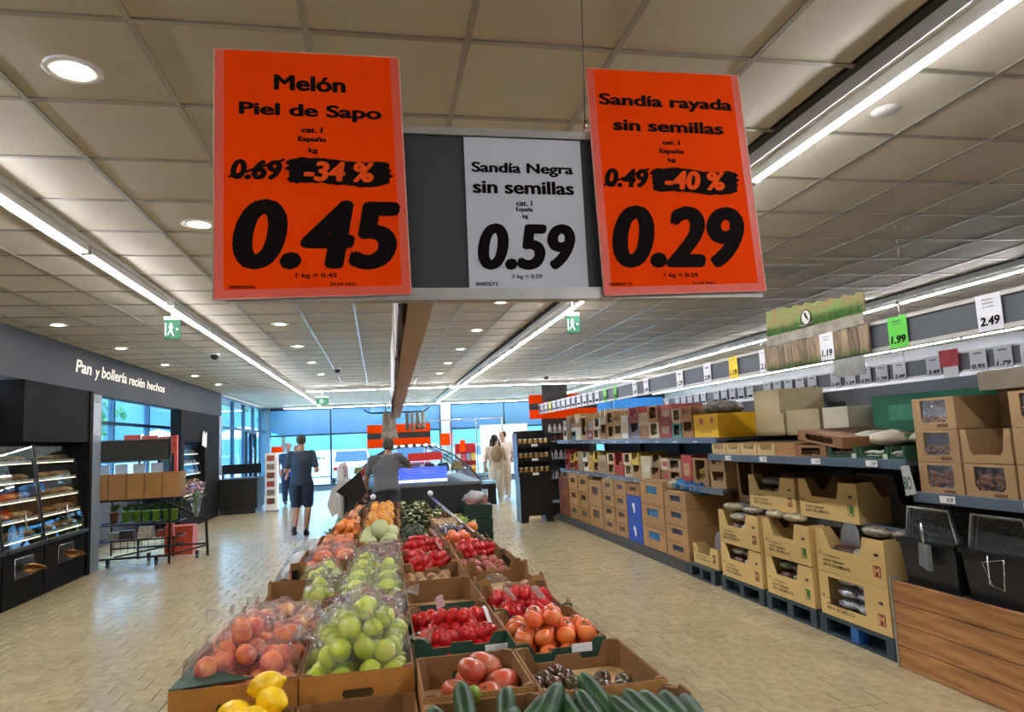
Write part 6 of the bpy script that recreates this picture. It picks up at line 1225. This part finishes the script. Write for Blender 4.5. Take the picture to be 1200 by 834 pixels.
def fuse(name, mb, mats, parent, vox=.012, sm=4, assign=None):
    me = mb.mesh(name, mats); o = bpy.data.objects.new(name, me); COL.objects.link(o)
    r_ = o.modifiers.new('r', 'REMESH'); r_.mode = 'VOXEL'; r_.voxel_size = vox; r_.use_smooth_shade = True
    s_ = o.modifiers.new('s', 'SMOOTH'); s_.factor = .5; s_.iterations = sm
    dg = bpy.context.evaluated_depsgraph_get(); m2 = bpy.data.meshes.new_from_object(o.evaluated_get(dg)); bpy.data.objects.remove(o)
    m2.name = name; m2.materials.clear()
    for m in mats: m2.materials.append(m)
    return link(name, m2, parent)
SKIN = M('#b07a5c', .5, var=.05); SKIN2 = M('#c49478', .5, var=.05)
def hand(mb, w, d, side, curl=.5, s=1.0):
    """palm and five separate fingers from wrist w along direction d"""
    w = Vector(w); d = Vector(d).normalized(); up = Vector((0, 0, 1)) if abs(d.z) < .8 else Vector((0, 1, 0))
    s1 = d.cross(up).normalized() * side; nrm = s1.cross(d).normalized() * side
    pc = w + d * .05 * s; mb.add([pc + s1 * a * .038 * s + d * b * .05 * s + nrm * c * .013 * s for a in (-1, 1) for b in (-1, 1) for c in (-1, 1)], [(0, 1, 3, 2), (4, 6, 7, 5), (0, 4, 5, 1), (2, 3, 7, 6), (0, 2, 6, 4), (1, 5, 7, 3)])
    for k, L in enumerate((.068, .078, .072, .056)):
        b = w + d * .095 * s + s1 * (-.029 + .0195 * k) * s; m_ = b + d * L * .5 * s - nrm * curl * .012 * s; e = b + d * L * (1 - curl * .3) * s - nrm * curl * .045 * s
        mb.tube([b - d * .01, m_, e], [.0095 * s, .0088 * s, .0072 * s], 8)
    b = w + d * .03 * s - s1 * .036 * s; mb.tube([b, b + (d * .6 - s1 * .8) * .035 * s, b + (d * .9 - s1 * .75) * .055 * s], [.012 * s, .0105 * s, .0085 * s], 8)
def head(mb, c, f, s=1.0):
    c = Vector(c); f = Vector(f).normalized(); s1 = Vector((f.y, -f.x, 0)).normalized()
    mb.ell(c + Vector((0, 0, .02)) * s, (.075 * s, .09 * s if abs(f.y) > .5 else .085 * s, .105 * s), 18, 12); mb.ell(c + f * .025 * s - Vector((0, 0, .06)) * s, (.055 * s, .055 * s, .06 * s), 14, 9)
    mb.tube([c + f * .078 * s + Vector((0, 0, .03)) * s, c + f * .103 * s - Vector((0, 0, .018)) * s], [.008 * s, .016 * s], 8)   # nose
    mb.tube([c + f * .082 * s - Vector((0, 0, .05)) * s - s1 * .02, c + f * .086 * s - Vector((0, 0, .05)) * s, c + f * .082 * s - Vector((0, 0, .05)) * s + s1 * .02], .007 * s, 6)
    for q in (-1, 1): mb.ell(c + s1 * q * .076 * s - Vector((0, 0, .005)), (.012 * s, .018 * s, .03 * s), 8, 6)
def face_bits(t, c, f):
    c = Vector(c); f = Vector(f).normalized(); s1 = Vector((f.y, -f.x, 0)).normalized()
    for q in (-1, 1):
        P('eye', MB().ell(c + f * .082 + s1 * q * .03 + Vector((0, 0, .018)), (.011, .011, .007), 8, 6), M('#2a211c', .3), t); P('eyebrow', MB().tube([c + f * .086 + s1 * (q * .03 - .014) + Vector((0, 0, .036)), c + f * .088 + s1 * (q * .03 + .014) + Vector((0, 0, .037))], .004, 5), M('#2e221c', .7), t)
    P('lips', MB().tube([c + f * .086 - s1 * .02 - Vector((0, 0, .05)), c + f * .093 - Vector((0, 0, .05)), c + f * .086 + s1 * .02 - Vector((0, 0, .05))], .005, 6), M('#8a4a40', .5), t)
def person(lab, loc, rz, J, hair, shirt, lower, shoes, skin=SKIN, face=1, sleeve=.55, legs_to='knee', hair_long=0, extra=None):
    """J: joints in local space; the figure faces +y"""
    t = T('person', lab, 'person', loc, rz); b = MB()
    torso(b, J, -.012); limb(b, J['neck'], J['head'], .055, .055)
    for s in ('l', 'r'):
        limb(b, J['chest'] * .4 + J['neck'] * .6, J['sh' + s], .06, .055); limb(b, J['sh' + s], J['el' + s], .052, .041); limb(b, J['el' + s], J['wr' + s], .042, .027)
        limb(b, J['pelvis'] * .5 + J['hip' + s] * .5, J['hip' + s], .085, .09); limb(b, J['hip' + s], J['kn' + s], .09, .058); limb(b, J['kn' + s], (J['kn' + s] * .6 + J['an' + s] * .4) + Vector((0, -.02, 0)), .057, .06); limb(b, (J['kn' + s] * .6 + J['an' + s] * .4) + Vector((0, -.02, 0)), J['an' + s], .058, .036)
        limb(b, J['an' + s], J['an' + s] + Vector((0, .13, -.05)), .036, .03)
        hand(b, J['wr' + s], J['wr' + s] - J['el' + s], -1 if s == 'l' else 1, .5)
    fd = J.get('face', Vector((0, 1, 0))); head(b, J['head'] + Vector((0, 0, .08)), fd)
    fuse('body', b, [skin], t, .0095, 3); face_bits(t, J['head'] + Vector((0, 0, .08)), fd)
    # hair
    hc = J['head'] + Vector((0, 0, .105)) - fd.normalized() * .012; hm = MB().ell(hc, (.088, .1, .098), 18, 12, .06, 5, 3)
    cut = hc + fd.normalized() * .055
    hm.v = [v if (Vector(v) - cut).dot(fd.normalized()) < 0 or v[2] > hc.z + .045 else tuple(Vector(v) + (hc - Vector(v)) * .35) for v in hm.v]
    if hair_long: hm.ell(hc - fd.normalized() * .06 - Vector((0, 0, .1)), (.07, .05, .11 * hair_long), 12, 9, .1, 5, 1)
    P('hair', hm, M(hair, .8, var=.25, scale=40), t)
    # shirt with sleeves
    c = MB(); up = J['pelvis'] + (J['chest'] - J['pelvis']) * -.12
    torso(c, J, .03, -.26)
    for s in ('l', 'r'):
        limb(c, J['chest'] * .4 + J['neck'] * .6, J['sh' + s], .068, .064); e = J['sh' + s] + (J['el' + s] - J['sh' + s]) * min(sleeve, 1); limb(c, J['sh' + s], e, .063, .056)
        if sleeve > 1: limb(c, J['el' + s], J['wr' + s], .058, .045)
    fuse('shirt', c, [M(shirt, .8, var=.08)], t, .014, 4)
    c = MB(); limb(c, J['pelvis'] + Vector((.05, 0, .05)), J['pelvis'] + Vector((.05, 0, -.05)), .098, .1); limb(c, J['pelvis'] + Vector((-.05, 0, .05)), J['pelvis'] + Vector((-.05, 0, -.05)), .098, .1)
    for s in ('l', 'r'):
        limb(c, J['pelvis'] * .5 + J['hip' + s] * .5, J['hip' + s], .1, .112); 
        if legs_to == 'knee': limb(c, J['hip' + s], J['hip' + s] + (J['kn' + s] - J['hip' + s]) * .85, .118, .10)
        else: limb(c, J['hip' + s], J['kn' + s], .115, .09); limb(c, J['kn' + s], J['an' + s] + Vector((0, 0, .03)), .088, .07)
    fuse('shorts' if legs_to == 'knee' else 'trousers', c, [M(lower, .8, var=.08)], t, .014, 3)
    for s in ('l', 'r'):
        a = J['an' + s]; dz = a.z - .075; q = Matrix.Rotation(J.get('toe' + s, 0), 3, 'X')
        m = MB().ell(a + q @ Vector((0, .055, -.045)), (.046, .14, .045), 14, 9).ell(a + q @ Vector((0, -.03, -.02)), (.042, .055, .06), 12, 8); P('shoe', m, M(shoes, .5), t)
        so = MB().ell(a + q @ Vector((0, .05, -.068)), (.048, .145, .014), 14, 6); P('sole', so, M('#26262a' if shoes != '#d8d8d6' else '#e8e8e4', .6), t)
    if extra: extra(t, J)
    return t
V = lambda *a: Vector(a)
def joints(h=1.76, arm='down', stride=0, lean=0, wide=1):
    k = h / 1.76
    J = dict(pelvis=V(0, 0, .95), chest=V(0, lean * .5, 1.28), neck=V(0, lean * .8, 1.49), head=V(0, lean, 1.57), shl=V(-.19 * wide, lean * .6, 1.42), shr=V(.19 * wide, lean * .6, 1.42), hipl=V(-.095, 0, .89), hipr=V(.095, 0, .89),
             knl=V(-.1, stride * .4, .50), knr=V(.1, -stride * .1, .50), anl=V(-.1, stride, .09), anr=V(.1, -stride * 1.0, .11))
    J.update(ell=V(-.27, lean * .4 - .04, 1.13), elr=V(.27, lean * .4 - .04, 1.13), wrl=V(-.25, .12 + lean * .3, .93), wrr=V(.25, .12 + lean * .3, .93))
    return {a: b * k for a, b in J.items()}
# walking man seen from behind
J = joints(1.78, stride=.18); J['wrr'] = V(.24, .16, 1.12); J['wrl'] = V(-.26, .22, 1.14); J['anr'] = V(.08, -.10, .085); J['knr'] = V(.1, .05, .5); J['anl'] = V(-.1, -.22, .14); J['knl'] = V(-.1, .03, .5); J['toel'] = -.5
person('man walking away in dark navy t-shirt and shorts', (-1.36, 13.15, 0), -.05, J, '#4a4038', '#2c3644', '#20283a', '#2a2022', sleeve=.75)
# shopper bending at the far end of the island
J = joints(1.72); J.update(pelvis=V(0, -.05, .92), chest=V(.0, .08, 1.20), neck=V(.03, .16, 1.39), head=V(.05, .22, 1.43), shl=V(-.19, .08, 1.33), shr=V(.2, .10, 1.35), elr=V(.36, .25, 1.20), wrr=V(.22, .42, 1.34), ell=V(-.28, .1, 1.05), wrl=V(-.3, .22, .85))
person('shopper in a plain grey t-shirt bending at the far end of the island', (.1, 10.35, 0), .0, J, '#5a4f48', '#66666a', '#3a4048', '#26262a', sleeve=.7)
# two shoppers by the cream display
def backpack(t, J):
    P('backpack', MB().ell((0, -.2, 1.18), (.15, .09, .21), 16, 10, .05, 4, 2), M('#8f7458', .7, var=.1), t); P('backpack_strap', MB().tube([(-.1, -.16, 1.36), (-.11, .0, 1.52), (-.11, .15, 1.3)], .018, 6), M('#4a3c30', .7), t); P('backpack_strap', MB().tube([(.1, -.16, 1.36), (.11, .0, 1.52), (.11, .15, 1.3)], .018, 6), M('#4a3c30', .7), t)
J = joints(1.62); J['wrr'] = V(.26, .2, 1.1); J['face'] = V(.9, .5, 0)
person('woman in beige top and pale trousers wearing a tan backpack', (2.85, 17.2, 0), .0, J, '#221a18', '#c4ae98', '#cdbfae', '#d8d8d6', SKIN2, sleeve=.8, legs_to='ankle', hair_long=1, extra=backpack)
J = joints(1.72); J['face'] = V(-.9, -.3, 0)
person('dark-haired person in pale clothes standing behind the backpack wearer', (3.15, 17.75, 0), .3, J, '#16110f', '#d8cfc4', '#c9bba8', '#d8d8d6', SKIN2, sleeve=.6, legs_to='ankle')
# two small figures by the till
J = joints(1.68); J['face'] = V(.3, -1, 0)
person('small distant person in dark blue clothes beside the leaflet rack', (-2.45, 20.3, 0), PI + .3, joints(1.68), '#3a2c24', '#2c3a58', '#23304a', '#26262a', sleeve=.5, legs_to='ankle')
person('distant person in a bright blue t-shirt half hidden by the walking man', (-2.15, 19.6, 0), 2.6, joints(1.6), '#2c2420', '#1f6ad0', '#2a3040', '#d8d8d6', sleeve=.4)
